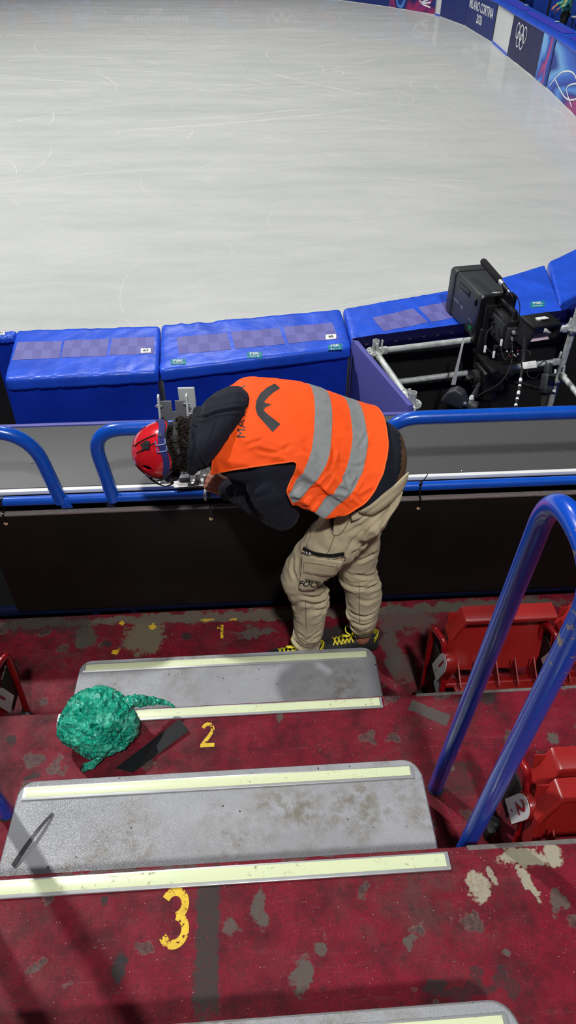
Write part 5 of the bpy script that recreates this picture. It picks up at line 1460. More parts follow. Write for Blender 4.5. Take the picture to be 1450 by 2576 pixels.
# stitched details pressed on to the cloth
def press_view(pts, bv, m, name, parent, off=.002, th=0, maxlen=6, smooth=180):
    mb = pix_poly(pts) if not isinstance(pts, MB) else pts
    press(mb, bv, from_view, off, maxlen, 4 if th else 0)
    if th:
        bmesh.ops.recalc_face_normals(mb.bm, faces=mb.bm.faces)
        f0 = next(iter(mb.bm.faces), None)
        if f0 and f0.normal.dot(CAMP-f0.calc_center_median()) < 0: bmesh.ops.reverse_faces(mb.bm, faces=mb.bm.faces)
        g = bmesh.ops.solidify(mb.bm, geom=mb.bm.faces[:], thickness=th)
    return mb.obj(name, m, parent, True, smooth, recalc=True)
def line_view(pts, w, bv, m, name, parent, off=.0015, n=8):
    q = bez([V((u, v, 0)) for u, v in pts], n); L, R_ = stroke_poly([(p.x, p.y) for p in q], w)
    mb = MB(); A = [mb._v(p) for p in L]; B = [mb._v(p) for p in R_]
    for i in range(len(A)-1): mb.face([A[i], A[i+1], B[i+1], B[i]])
    press(mb, bv, from_view, off, 7); return mb.obj(name, m, parent, True, 180)
press_view([(763, 1392), (866, 1408), (848, 1440), (838, 1462), (822, 1480), (766, 1484), (752, 1474), (757, 1440)], bv_tr, m_khaki, 'cargo_pocket', trousers, .018, .02)
bv_pk = bvh_of(trousers.children[-1], trousers)
press_view([(764, 1409), (850, 1420), (843, 1451), (815, 1449), (762, 1440)], bv_pk, m_khaki, 'pocket_flap', trousers, .006, .007)
bv_pk2 = bvh_of(*[c for c in trousers.children if c.name.startswith(('cargo', 'pocket'))], trousers)
line_view([(764, 1378), (790, 1391), (830, 1397), (867, 1392)], 9, bv_pk2, m_strapd, 'zip_tape', trousers, .004)
line_view([(760, 1388), (785, 1397), (826, 1404), (866, 1399), (868, 1408)], 3, bv_pk2, m_chrome, 'zip_teeth', trousers, .006)
MBz = MB(); 
for (u, v) in ((772, 1391), (780, 1393)): MBz.sphere(P(u, v, y=(bv_pk2.ray_cast(CAMP, ray(u, v).normalized())[0] or V((0, 2, 0))).y-.006), (.009, .006, .006), 12, 8)
MBz.obj('zip_slider', m_chrome, trousers)
line_view([(766, 1414), (848, 1426)], 1.6, bv_pk2, m_khakid, 'stitching', trousers, .0015)
line_view([(764, 1437), (815, 1446), (842, 1448)], 1.6, bv_pk2, m_khakid, 'stitching', trousers, .0015)
line_view([(768, 1484), (770, 1540), (771, 1612)], 1.8, bv_tr, m_khakid, 'seam', trousers, .0012)
line_view([(904, 1460), (905, 1530), (906, 1580)], 1.8, bv_tr, m_khakid, 'seam', trousers, .0012)
line_view([(842, 1348), (828, 1385), (820, 1396)], 2.2, bv_tr, m_khakid, 'seam', trousers, .0012)
line_view([(836, 1292), (829, 1310), (832, 1330), (843, 1347), (862, 1338), (884, 1300)], 2.6, bv_tr, m_khakid, 'pocket_edge', trousers, .0015)
press_view([(834, 1300), (842, 1296), (840, 1318), (840, 1340), (834, 1330), (831, 1314)], bv_tr, m_black, 'pocket_opening', trousers, .001)
# the print on the pocket
def text_view(s, u, v, size, ang, bv, m, parent, name, bold=.02, shear=0, wide=1.0, off=.003, maxlen=5):
    me = text_mesh(s, 1, bold, shear=shear); mb = MB(); mb.add(me)
    for q in mb.bm.verts:
        x, y = q.co.x*size*wide, -q.co.y*size
        q.co = V((u+x*cos(ang)-y*sin(ang), v+x*sin(ang)+y*cos(ang), 0))
    press(mb, bv, from_view, off, maxlen); return mb.obj(name, m, parent, True, 180)
text_view('FOCUS', 785, 1471, 19, radians(6), bv_pk2, m_ink, trousers, 'pocket_print', .02, .25, 1.15, .0012)
press_view([(768, 1455), (808, 1463), (807, 1469), (767, 1461)], bv_pk2, m_ink, 'pocket_print', trousers, .0025)
text_view('NEW YORK CITY', 788, 1462, 6.2, radians(11), bv_pk2, m_khaki, trousers, 'pocket_print', .0, 0, 1.0, .004, 3)

# ---- brown shirt below the hoodie
mb = MB(); sh = [(V((.53, 2.17, 1.195)), V((.345, 2.06, 1.07)), .163), (V((.597, 2.17, 1.168)), V((.40, 2.065, 1.04)), .158), (V((.614, 2.17, 1.142)), V((.43, 2.075, 1.01)), .142)]
mb.rings([ring_pts(*station(i/16, sh), ROLL_T, 56, 2.4) for i in range(17)]); mb.crumple(.005, 12, (1, 1, 1)); shirt = mb.obj('shirt', m_brown, person, True, 180)
def band_between(top, bot, bv, m, name, parent, off, ribs=0, th=.004, n=110, w=12):
    """cloth band between two traced edges, laid on what is under it"""
    A, B = bez([V((u, v, 0)) for u, v in top], 20), bez([V((u, v, 0)) for u, v in bot], 20)
    pick = lambda L, f: lerp(L[min(int(f*(len(L)-1)), len(L)-2)], L[min(int(f*(len(L)-1)), len(L)-2)+1], f*(len(L)-1)-min(int(f*(len(L)-1)), len(L)-2))
    mb = MB(); g = mb.grid(lambda s_, q: lerp(pick(A, s_), pick(B, s_), q), n, w)
    press(mb, bv, from_view, off, 99, 3); mb.bm.normal_update()
    return mb, g
mb, g = band_between([(886, 1288), (925, 1268), (962, 1238), (995, 1212), (1022, 1184)], [(886, 1306), (930, 1292), (968, 1270), (998, 1246), (1020, 1218)], bvh_of(trousers, shirt), m_khaki, 'waistband', trousers, .009)
for i, row in enumerate(g):
    for j, v in enumerate(row):
        if v.is_valid: v.co = v.co+v.normal*(.0016*(1 if i % 2 else -1)+.003*abs(sin(j*pi/6)))*(1 if v.normal.dot(CAMP-v.co) > 0 else -1)
bmesh.ops.solidify(mb.bm, geom=mb.bm.faces[:], thickness=.006)
mb.obj('waistband', m_khaki, trousers, True, 180)
# ---- hoodie: torso and sleeves fused
mb = MB(); torso(mb, 0, .97, 30, -.004)
limb(mb, [NS+V((.02, .04, 0)), lerp(NS, NE, .5)+V((0, -.004, 0)), NE], [.094, .084, .068], 24); limb(mb, [NE, lerp(NE, NW, .45)+V((.01, 0, .008)), lerp(NE, NW, .84), lerp(NE, NW, .95)], [.070, .072, .048, .042], 24)
mb.sphere(lerp(NS, NW, .5)+V((.02, 0, .03)), (.075, .07, .06), 20, 14)
limb(mb, [FS+V((.02, -.04, 0)), lerp(FS, FE, .5), FE], [.08, .07, .062], 24); limb(mb, [FE, lerp(FE, FW, .5), lerp(FE, FW, .92)], [.062, .055, .042], 24)
hb = voxel(mb, .010, 3)
def hoodie_fold(c):
    d = .004*noise.noise(c*9)
    for A, B in ((NS, NE), (NE, NW)):
        t = max(0, min(1, (c-A).dot(B-A)/(B-A).length_squared)); e = (c-(A+(B-A)*t)).length
        if e < .14: d += .008*max(0, 1-e/.14)*(abs(noise.noise(V((t*6, c.x*7, c.y*7+2*noise.noise(c*6)))))*2-.4)*1.5
    return d
hb.bm.normal_update(); nw = [v.co+v.normal*hoodie_fold(v.co) for v in hb.bm.verts]
for v, c in zip(hb.bm.verts, nw): v.co = c
hoodie = hb.obj('hoodie', m_hood, person, True, 180)
line_view([(552, 1217), (600, 1213), (660, 1207), (708, 1206)], 2.4, bvh_of(hoodie), m_strapd, 'sleeve_seam', hoodie, .001)
# gathered hood lying on the neck
mb = MB()
hd = [  # centre, half height (v), half width (w)
    (V((-.213, 2.235, 1.175)), .095, .120), (V((-.19, 2.238, 1.20)), .112, .142), (V((-.15, 2.24, 1.23)), .110, .155), (V((-.10, 2.245, 1.265)), .092, .145), (V((-.055, 2.248, 1.30)), .066, .11), (V((-.015, 2.25, 1.318)), .038, .065), (V((.005, 2.25, 1.325)), .012, .02)]
def hst(t):
    f = t*(len(hd)-1); i = min(int(f), len(hd)-2); k = f-i; k2 = k*k*(3-2*k)
    return tuple(lerp(hd[i][j], hd[i+1][j], k if j == 0 else k) for j in range(3))
rs = []
for i in range(25):
    c, v, w = hst(i/24); vv = V((.10, -.14, 1)).normalized()*v; ww = V((.10+.10*(i/24), cos(.26), sin(.26)))*w
    rs.append([c+ww*cos(a)+vv*sin(a) for a in [2*pi*k/48 for k in range(48)]])
mb.rings(rs)
mb.tube([hd[0][0]+V((-.004, 0, 0))+V((.10, cos(.26), sin(.26)))*.118*cos(a)+V((.10, -.14, 1)).normalized()*.094*sin(a) for a in [2*pi*k/40 for k in range(40)]], .020, 12, True)
hv = voxel(mb, .0055, 3)
HCR = Creases(BVHTree.FromBMesh(hv.bm), [[(484, 1050), (512, 1049), (545, 1038), (585, 1033), (624, 1030), 1.3], [(484, 1050), (488, 1095), (498, 1140), (514, 1172), (532, 1192), 1.2], [(486, 1046), (505, 1018), (540, 1000), .9], [(545, 1060), (530, 1110), .5], [(590, 1060), (570, 1120), (548, 1160), .6]], .0065, .0055)
hv.bm.normal_update()
def hood_fold(c):
    n = noise.noise(V((c.x*9, (c.y-2.24)*7, c.z*6))); n2 = noise.noise(V((c.x*4, c.y*16, c.z*9)))
    return .008*n+.006*(.4-abs(n2))+HCR.offset(c)
nw = [v.co+v.normal*hood_fold(v.co) for v in hv.bm.verts]
for v, c in zip(hv.bm.verts, nw): v.co = c
hood = hv.obj('hood', m_hood, person, True, 180)

# ---- orange vest: open shell with arm holes
VT0, VT1, VN, VK = .17, .90, 150, 220
def vest_pt(t, k, off):
    r = ring_pts(*station(lerp(VT0, VT1, t)), ROLL_T, VK, 2.5, off+.012*(1-t)); return r[k % VK]
def picture(p):
    d = p-CAMP; z = d.dot(_F); return W0/2+FPX*d.dot(CR)/z, H0/2-FPX*d.dot(CU)/z
HOLE = [(538, 1192), (575, 1184), (640, 1174), (700, 1166), (742, 1160), (750, 1166), (744, 1186), (724, 1226), (722, 1240), (745, 1285), (780, 1320), (600, 1420), (380, 1330), (450, 1200)]
def in_poly(u, v, poly):
    c = False; n = len(poly)
    for i in range(n):
        (x1, y1), (x2, y2) = poly[i], poly[i-1]
        if (y1 > v) != (y2 > v) and u < (x2-x1)*(v-y1)/(y2-y1)+x1: c = not c
    return c
def armhole(p):
    """near arm hole as measured on the photograph, far one as an ellipse about the far shoulder"""
    if p.y < 2.15 and p.z > .95 and p.x < .30 and in_poly(*picture(p), HOLE): return True
    d = p-V((.0, 2.43, 1.26)); return p.y > 2.36 and (d.x/.11)**2+(d.z/.10)**2 < 1
def vest_fold(p, t, k):
    a = 2*pi*k/VK; near = max(0, cos(a-pi*1.12))       # near flank and belly
    d = .0045*noise.noise(p*8)
    q = V((p.x*6+p.z*10, (p.x-p.z)*3, p.y*4)); d += (.004+.021*near)*(.40-abs(noise.noise(q*1.15))*1.6)
    d += .002*noise.noise(p*30)
    return d
def vest_surface(sel, off, name, m, parent, th=.003, edges=None):
    mb = MB(); grid = []
    for i in range(VN+1):
        row = []
        r0 = ring_pts(*station(lerp(VT0, VT1, i/VN)), ROLL_T, VK, 2.5, .012+.014*(1-i/VN)); c = sum(r0, V((0, 0, 0)))/VK
        for k in range(VK):
            p = r0[k]; n = (p-c).normalized(); row.append(p+n*(vest_fold(p, i/VN, k)+VC.offset(p+n*.003)+off))
        grid.append(row)
    vs = {}
    def vv(i, k):
        k %= VK
        if (i, k) not in vs: vs[(i, k)] = mb._v(grid[i][k])
        return vs[(i, k)]
    for i in range(VN):
        for k in range(VK):
            c = (grid[i][k]+grid[i+1][(k+1) % VK])/2
            if sel(i/VN, k, c): mb.face([vv(i, k), vv(i+1, k), vv(i+1, k+1), vv(i, k+1)])
    lo = {}
    for e in mb.bm.edges:
        if len(e.link_faces) == 1:
            for a, b in ((e.verts[0], e.verts[1]), (e.verts[1], e.verts[0])): lo.setdefault(a, []).append(b)
    for _ in range(10):
        nw = {v: (v.co*.4+(n[0].co+n[1].co)*.3) for v, n in lo.items() if len(n) == 2}
        for v, c in nw.items(): v.co = c
    if edges is not None:
        seen = set()
        for v0 in lo:
            if v0 in seen or len(lo[v0]) != 2: continue
            ch = [v0]; seen.add(v0); cur = lo[v0][0]
            while cur not in seen and len(lo.get(cur, [])) == 2:
                seen.add(cur); ch.append(cur); cur = next((q for q in lo[cur] if q not in seen), v0)
            if len(ch) > 40: edges.append([v.co.copy() for v in ch])
    bmesh.ops.recalc_face_normals(mb.bm, faces=mb.bm.faces)
    f = max(mb.bm.faces, key=lambda f: f.calc_center_median().z)
    if f.normal.z < 0: bmesh.ops.reverse_faces(mb.bm, faces=mb.bm.faces)
    if th: bmesh.ops.solidify(mb.bm, geom=mb.bm.faces[:], thickness=th)
    return mb.obj(name, m, parent, True, 80, recalc=False)
_vm = MB(); _vm.rings([ring_pts(*station(lerp(VT0, VT1, i/40)), ROLL_T, 80, 2.5, .018) for i in range(41)], True, False, False); _vm.bm.normal_update()
VC = Creases(BVHTree.FromBMesh(_vm.bm), [
    [(730, 1262), (775, 1246), (815, 1218), (835, 1190), 1.2], [(752, 1282), (800, 1262), (838, 1252), 1.2], [(884, 1292), (860, 1274), (832, 1254)], [(915, 1268), (885, 1240), (850, 1226)], [(838, 1130), (836, 1160), (822, 1188)],
    [(765, 1130), (785, 1150), .7], [(905, 1200), (885, 1232), (872, 1260), 1.1], [(940, 1232), (905, 1250), .8], [(845, 1170), (868, 1205), (880, 1228), .9], [(645, 1130), (690, 1140), (735, 1120), .6], [(620, 1120), (660, 1108), .5], [(930, 1080), (900, 1130), .5],
    [(790, 1215), (812, 1240), (822, 1270), .9], [(855, 1160), (890, 1175), (925, 1165), .5], [(700, 1125), (722, 1152), .6], [(720, 1240), (740, 1234), (765, 1215), .9]], .0085, .0075)
_vm.bm.free()
v_edges = []
vest = vest_surface(lambda t, k, c: not armhole(c), 0, 'safety_vest', m_vest, person, edges=v_edges)
for ta, tb_ in ((.273, .343), (.104, .174)):
    vest_surface(lambda t, k, c: ta <= t < tb_ and not armhole(c), .0022, 'reflective_stripe', m_refl, vest, .0015)
bv_v = bvh_of(vest)
VEST_PRINT = True
# lettering and emblem on the back
text_view('MATERIA', 608, 1036, 31, radians(-90), bv_v, m_vblack, vest, 'vest_lettering', .0, 0, 1.06, .0006, 4)
press_view([(692, 965), (706, 977), (690, 986), (676, 998), (664, 1012), (683, 1018), (668, 1025), (664, 1032), (676, 1044), (706, 1067), (686, 1087), (662, 1060), (648, 1044), (643, 1027), (645, 1008), (655, 990), (672, 975)], bv_v, m_vblack, 'vest_emblem', vest, .0006, 0, 5)
# binding round hem and arm hole
for ch in v_edges:
    sm = ch[::2]; MB().tube(sm, .0030, 8, True).obj('edge_binding', m_vesttrim, vest)

# ---- hair: curls at the nape, under the helmet rim
hair_root = MB(); hair_root.sphere(HEADC-HT*.01-HFc*.008, (.098, .088, .112), 28, 20, HM); hair_root.sphere(HEADC-HT*.06-HFc*.035, (.075, .085, .08), 24, 16, HM)
hb2 = voxel(hair_root, .007, 2); hb2.crumple(.016, 46); hair = hb2.obj('hair', m_hair, person, True, 180)
rnd = random.Random(11); mb = MB(); bvh_h = bvh_of(hair)
for k in range(1000):
    a = rnd.gauss(pi, .95); h = rnd.uniform(-.125, .0)
    d = (HFc*cos(a)+HL*sin(a)); hit, hn, _, _ = bvh_h.ray_cast(HEADC-HT*.0+HT*h-HFc*.02+d*.3, -d)
    if hit is None: continue
    dr = (-HT*.8+HL*rnd.uniform(-.7, .7)+hn*rnd.uniform(-.05, .35)).normalized(); u = hn.cross(dr).normalized(); w = dr.cross(u)
    r = rnd.uniform(.002, .008); tw = rnd.uniform(.8, 2.2)*rnd.choice((-1, 1)); ln = rnd.uniform(.02, .055); ph = rnd.uniform(0, 6)
    base = hit+hn*.002
    mb.tube([base+dr*ln*i/14+(u*cos(ph+tw*2*pi*i/14)+w*sin(ph+tw*2*pi*i/14))*r+hn*.006*sin(pi*i/14) for i in range(15)], [.0013]*12+[.0011, .0009, .0005], 4)
o = mb.obj('curls', m_hair, hair, True, 180); o['kind'] = 'stuff'

# ---- helmet
HC = HEADC+HT*.0
mb = MB(); rs = []
def helm(th, a, r=1.0):
    """th 0 crown .. 1 rim; a angle round the head (0 = face)"""
    rad = sin(th*pi/2*1.02)**.92; hgt = cos(th*pi/2)
    ridge = 1+.018*cos(3*a)*sin(pi*th)
    da = a-pi; drop = .013*th**6*(cos(4.4*(da+.75)) if abs(da) < 1.1 else -.03)+.022*th**4*max(0, cos(a-pi))**2-.010*th**4*abs(sin(a))
    return HC+(HFc*cos(a)*.142+HL*sin(a)*.118)*rad*ridge*r+HT*(.006+.160*hgt*r-drop)
NA, NTH = 72, 28
vents = [(.36, 1.95, .15, .34), (.36, -1.95, .15, .34), (.60, 2.25, .11, .12), (.60, -2.25, .11, .12), (.62, 1.35, .12, .15), (.62, -1.35, .12, .15), (.56, .6, .14, .2), (.56, -.6, .14, .2)]
def is_vent(th, a):
    for t0, a0, dt, da in vents:
        e = (a-a0+pi) % (2*pi)-pi
        if (th-t0)**2/dt**2*1.2+(e/da+(th-t0)*1.2)**2 < 1: return True
    return False
g = [[None]*NA for _ in range(NTH*2+1)]
N2 = 120; NA = 260; g = []
for i in range(N2+1):
    th = max(.02, i/N2); g.append([mb._v(helm(th, 2*pi*k/NA)) for k in range(NA)])
for i in range(N2):
    for k in range(NA):
        if not is_vent((i+.5)/N2, (2*pi*(k+.5)/NA+pi) % (2*pi)-pi): mb.face([g[i][k], g[i+1][k], g[i+1][(k+1) % NA], g[i][(k+1) % NA]])
mb.face(g[0])
bmesh.ops.delete(mb.bm, geom=[v for v in mb.bm.verts if not v.link_faces], context='VERTS')
lo = {}
for e in mb.bm.edges:
    if len(e.link_faces) == 1:
        for a, b in ((e.verts[0], e.verts[1]), (e.verts[1], e.verts[0])): lo.setdefault(a, []).append(b)
for _ in range(8):
    nw = {v: (v.co*.4+(n[0].co+n[1].co)*.3) for v, n in lo.items() if len(n) == 2}
    for v, c in nw.items(): v.co = c
bmesh.ops.recalc_face_normals(mb.bm, faces=mb.bm.faces)
f = g[2][0].link_faces[0]
if f.normal.dot(f.calc_center_median()-HC) < 0: bmesh.ops.reverse_faces(mb.bm, faces=mb.bm.faces)
bmesh.ops.solidify(mb.bm, geom=mb.bm.faces[:], thickness=.007)
helmet = mb.obj('helmet', m_helm, person, True, 60, recalc=False)
mb = MB(); rs = [[helm(max(.02, i/24), 2*pi*k/60, .93)-HT*.004 for k in range(60)] for i in range(25)]; mb.rings(rs, True, True, False); mb.obj('foam_liner', m_black, helmet, True, 180)
mb = MB(); mb.tube([helm(1.0, 2*pi*k/80) for k in range(80)], .0042, 8, True); mb.obj('rim_edge', m_black, helmet)
# blue band across the shell with two buckles
def band(thf, a0, a1, w, off, m, name, n=40, th=.003, parent=None):
    mb = MB(); pts = []; ws = []
    for i in range(n+1):
        a = lerp(a0, a1, i/n); th_ = thf(a); p = helm(th_, a); nn = (helm(th_, a, 1.1)-helm(th_, a)).normalized(); tt = (helm(th_+.02, a)-helm(th_-.02, a)).normalized()
        pts.append(p+nn*off); ws.append(tt*w)
    mb.strip(pts, ws, th); return mb.obj(name, m, parent or helmet, True, 50)
band(lambda a: .93+.015*cos(a*2), radians(52), radians(308), .026, .004, m_strap, 'blue_band', 60)
for a in (pi-.06, pi-.27, pi+.16):
    th_ = .935; p = helm(th_, a); nn = (helm(th_, a, 1.1)-p).normalized(); tt = (helm(th_+.02, a)-helm(th_-.02, a)).normalized(); ss = nn.cross(tt).normalized(); o = p+nn*.008
    if a < pi:
        mb = MB(); q = fillet([o+tt*.019+ss*.011, o-tt*.019+ss*.011, o-tt*.019-ss*.011, o+tt*.019-ss*.011, o+tt*.019+ss*.010], .005, 4); mb.tube(q[4:], .0024, 8, False); mb.obj('buckle', m_buckle, helmet)
    else:
        mb = MB(); mb.lathe([(.0065, -.002), (.0065, .002), (.004, .0035), (.004, .001), (0, .001)], o, nn, 16); mb.obj('rivet', m_chrome, helmet)
for a0, th0, th1, da in ((pi+.24, .42, .86, .1), (pi-.04, .48, .84, .2)):
    mb = MB(); pts = []
    for i in range(13):
        th_ = lerp(th1, th0, i/12); a = a0-da*i/12; p = helm(th_, a); pts.append(p+(helm(th_, a, 1.1)-p).normalized()*.003)
    mb.tube(pts, .0022, 8); mb.obj('moulded_groove', m_black, helmet)
p = helm(.70, pi-.06); nn = (helm(.70, pi-.06, 1.1)-p).normalized(); tt = (helm(.74, pi-.06)-p).normalized(); ss = nn.cross(tt).normalized()
mb = MB(); pr = [(.022, .012), (.006, .020), (-.006, .012), (-.024, .010), (-.012, -.004), (-.020, -.018), (.0, -.012), (.014, -.020), (.016, -.002)]
mb.prism([p+nn*.003+tt*x+ss*y for x, y in pr], nn*.006, .0015); mb.obj('lamp_clip', m_black, helmet)
# elastic lamp straps with pale dashes
for w0, w1, wav in ((.42, 1.0, 0), (.55, 1.0, 1)):
    fn = lambda a: min(1.0, lerp(w0, w1, max(0, min(1, (a-(1.05 if wav == 0 else .9))/(1.05 if wav == 0 else .8)))**.9))
    b = band(fn, radians(122 if wav == 0 else 112), radians(44) , .013, .008+.016*wav, m_strapd, 'elastic_strap', 40, .0025)
    mb = MB()
    for i in range(46):
        a = lerp(radians(121 if wav == 0 else 111), radians(46), i/46)
        for s in (-1, 1):
            q = []
            for aa in (a, a-.014):
                th_ = fn(aa); p = helm(th_, aa); nn = (helm(th_, aa, 1.1)-p).normalized(); tt = (helm(th_+.02, aa)-helm(th_-.02, aa)).normalized()
                q += [p+nn*(.0096+.016*wav)+tt*(s*.0048-.0007), p+nn*(.0096+.016*wav)+tt*(s*.0048+.0007)]
            mb.face([mb._v(q[0]), mb._v(q[1]), mb._v(q[3]), mb._v(q[2])])
    mb.obj('strap_dashes', m_print_white, helmet, False, recalc=False)
band(lambda a: .97, radians(-50), radians(-112), .012, .008, m_strapd, 'elastic_strap', 20, .0025)
for a, m in ((radians(58), m_redplastic), (radians(66), m_chrome), (radians(50), m_redplastic)):
    mb = MB(); mb.sphere(helm(.86, a, 1.05), (.010, .010, .008), 12, 8); mb.obj('strap_clip', m, helmet)
# rear cradle with dial
mb = MB(); mb.strip([helm(1.0, a)-HT*(.030+.006*cos((a-pi)*3))-(helm(1.0, a)-HC).normalized()*.012 for a in [pi+x*.12 for x in range(-8, 9)]], -HT*.020, .005); mb.obj('cradle', m_black, helmet, True, 40)
o = helm(1.0, pi)-HT*.036-(helm(1.0, pi)-HC).normalized()*.006; nn = (-HFc-HT*.15).normalized()
mb = MB(); mb.lathe([(.0, .0), (.0145, 0), (.0145, .006), (.013, .010), (.0095, .011), (.0085, .009), (.007, .009), (.006, .012), (0, .012)], o, nn, 28); mb.obj('dial', m_black, helmet)
mb = MB(); mb.lathe([(.0143, .0068), (.0148, .0072), (.0136, .0092), (.0132, .0088)], o, nn, 28); mb.obj('dial_ring', m_chrome, helmet)
for a in (-.30, .30):
    q = helm(1.0, pi+a*1.5)-HT*.034-(helm(1.0, pi)-HC).normalized()*.004; MB().box(q, (.020, .022, .012), HM.to_euler(), .003).obj('cradle_pad', m_black, helmet)

# ---- shoes
def shoe(A, name_side):
    """toe towards -x; A ankle joint"""
    rs = []
    prof = [(.078, .020, .060, .030), (.070, .030, .085, .034), (.04, .036, .098, .036), (0, .037, .096, .036), (-.05, .038, .082, .038), (-.10, .043, .066, .044), (-.145, .044, .055, .046), (-.18, .036, .046, .038), (-.205, .018, .034, .022)]
    mb = MB()
    for x, w, h, ws in prof:
        pts = []
        for k in range(24):
            a = 2*pi*k/24; ca, sa = cos(a), sin(a)
            y = ws*ca*(1 if sa < 0 else 1) if sa < .3 else w*ca; z = .022+(h-.022)*max(0, sa)**.8 if sa > 0 else .022-.008*abs(sa)
            pts.append(V((A.x+x, A.y+y, z)))
        rs.append(pts)
    R2 = []
    for i in range(len(rs)-1):
        for k in range(4): R2.append([lerp(p, q, k/4) for p, q in zip(rs[i], rs[i+1])])
    R2.append(rs[-1]); mb.rings(R2)
    sh_ = mb.obj('shoe', m_shoe, person, True, 70)
    mb = MB(); pl = []
    N = 32
    for k in range(N):
        a = 2*pi*k/N; x = -.064+.152*cos(a); w = .036+.012*max(0, min(1, (-x+.02)/.14)); pl.append(V((A.x+x, A.y+w*1.08*(abs(sin(a))**.7)*(1 if sin(a) > 0 else -1), .001)))
    mb.prism(pl, (0, 0, .026), .004); mb.obj('sole', m_sole, sh_)
    bv = bvh_of(sh_)
    def top(x, y, o=.004):
        h = bv.ray_cast(V((A.x+x, A.y+y, .3)), V((0, 0, -1)))[0]; return V((A.x+x, A.y+y, (h.z if h else .06)+o))
    for k in range(5):
        x = -.045-.019*k
        for s in (1, -1): MB().strip(bez([top(x, -s*.026), top(x-.008, -s*.01, .007), top(x-.014, s*.01, .007), top(x-.020, s*.024)], 4), (.007, .002, 0), .002).obj('lace', m_yellow, sh_)
    k0 = top(-.045, 0, .010)
    for pts in ([k0, k0+V((-.03, -.03, .035)), k0+V((-.055, -.02, .030)), k0+V((-.05, .0, .008)), k0], [k0, k0+V((-.005, .03, .022)), k0+V((-.03, .045, .02)), k0+V((-.03, .02, .004)), k0], [k0, k0+V((.0, -.02, .028)), k0+V((-.012, -.03, .058))], [k0, k0+V((-.03, -.035, .008)), k0+V((-.06, -.045, -.004))]):
        MB().strip(bez(pts, 7), (.004, .004, .004), .0022).obj('lace', m_yellow, sh_)
    MB().sphere(k0, (.009, .009, .006), 10, 8).obj('lace_knot', m_yellow, sh_)
    mb = MB(); mb.strip(bez([V((A.x+.056, A.y-.030, .085)), V((A.x+.078, A.y, .100)), V((A.x+.062, A.y+.03, .085))], 6), (.0, .0, .03), .004); mb.obj('heel_tab', m_yellow, sh_)
    mb = MB(); mb.box((A.x-.035, A.y-.012, .115), (.035, .045, .008), Euler((0, radians(38), 0)), .003); mb.obj('tongue', m_shoe, sh_)
    mb = MB(); mb.box((A.x-.030, A.y-.022, .118), (.026, .016, .004), Euler((radians(20), radians(40), 0)), .002); mb.obj('tongue_label', m_yellow, sh_)
    return sh_
shoe(LA, 'left'); shoe(RA, 'right')
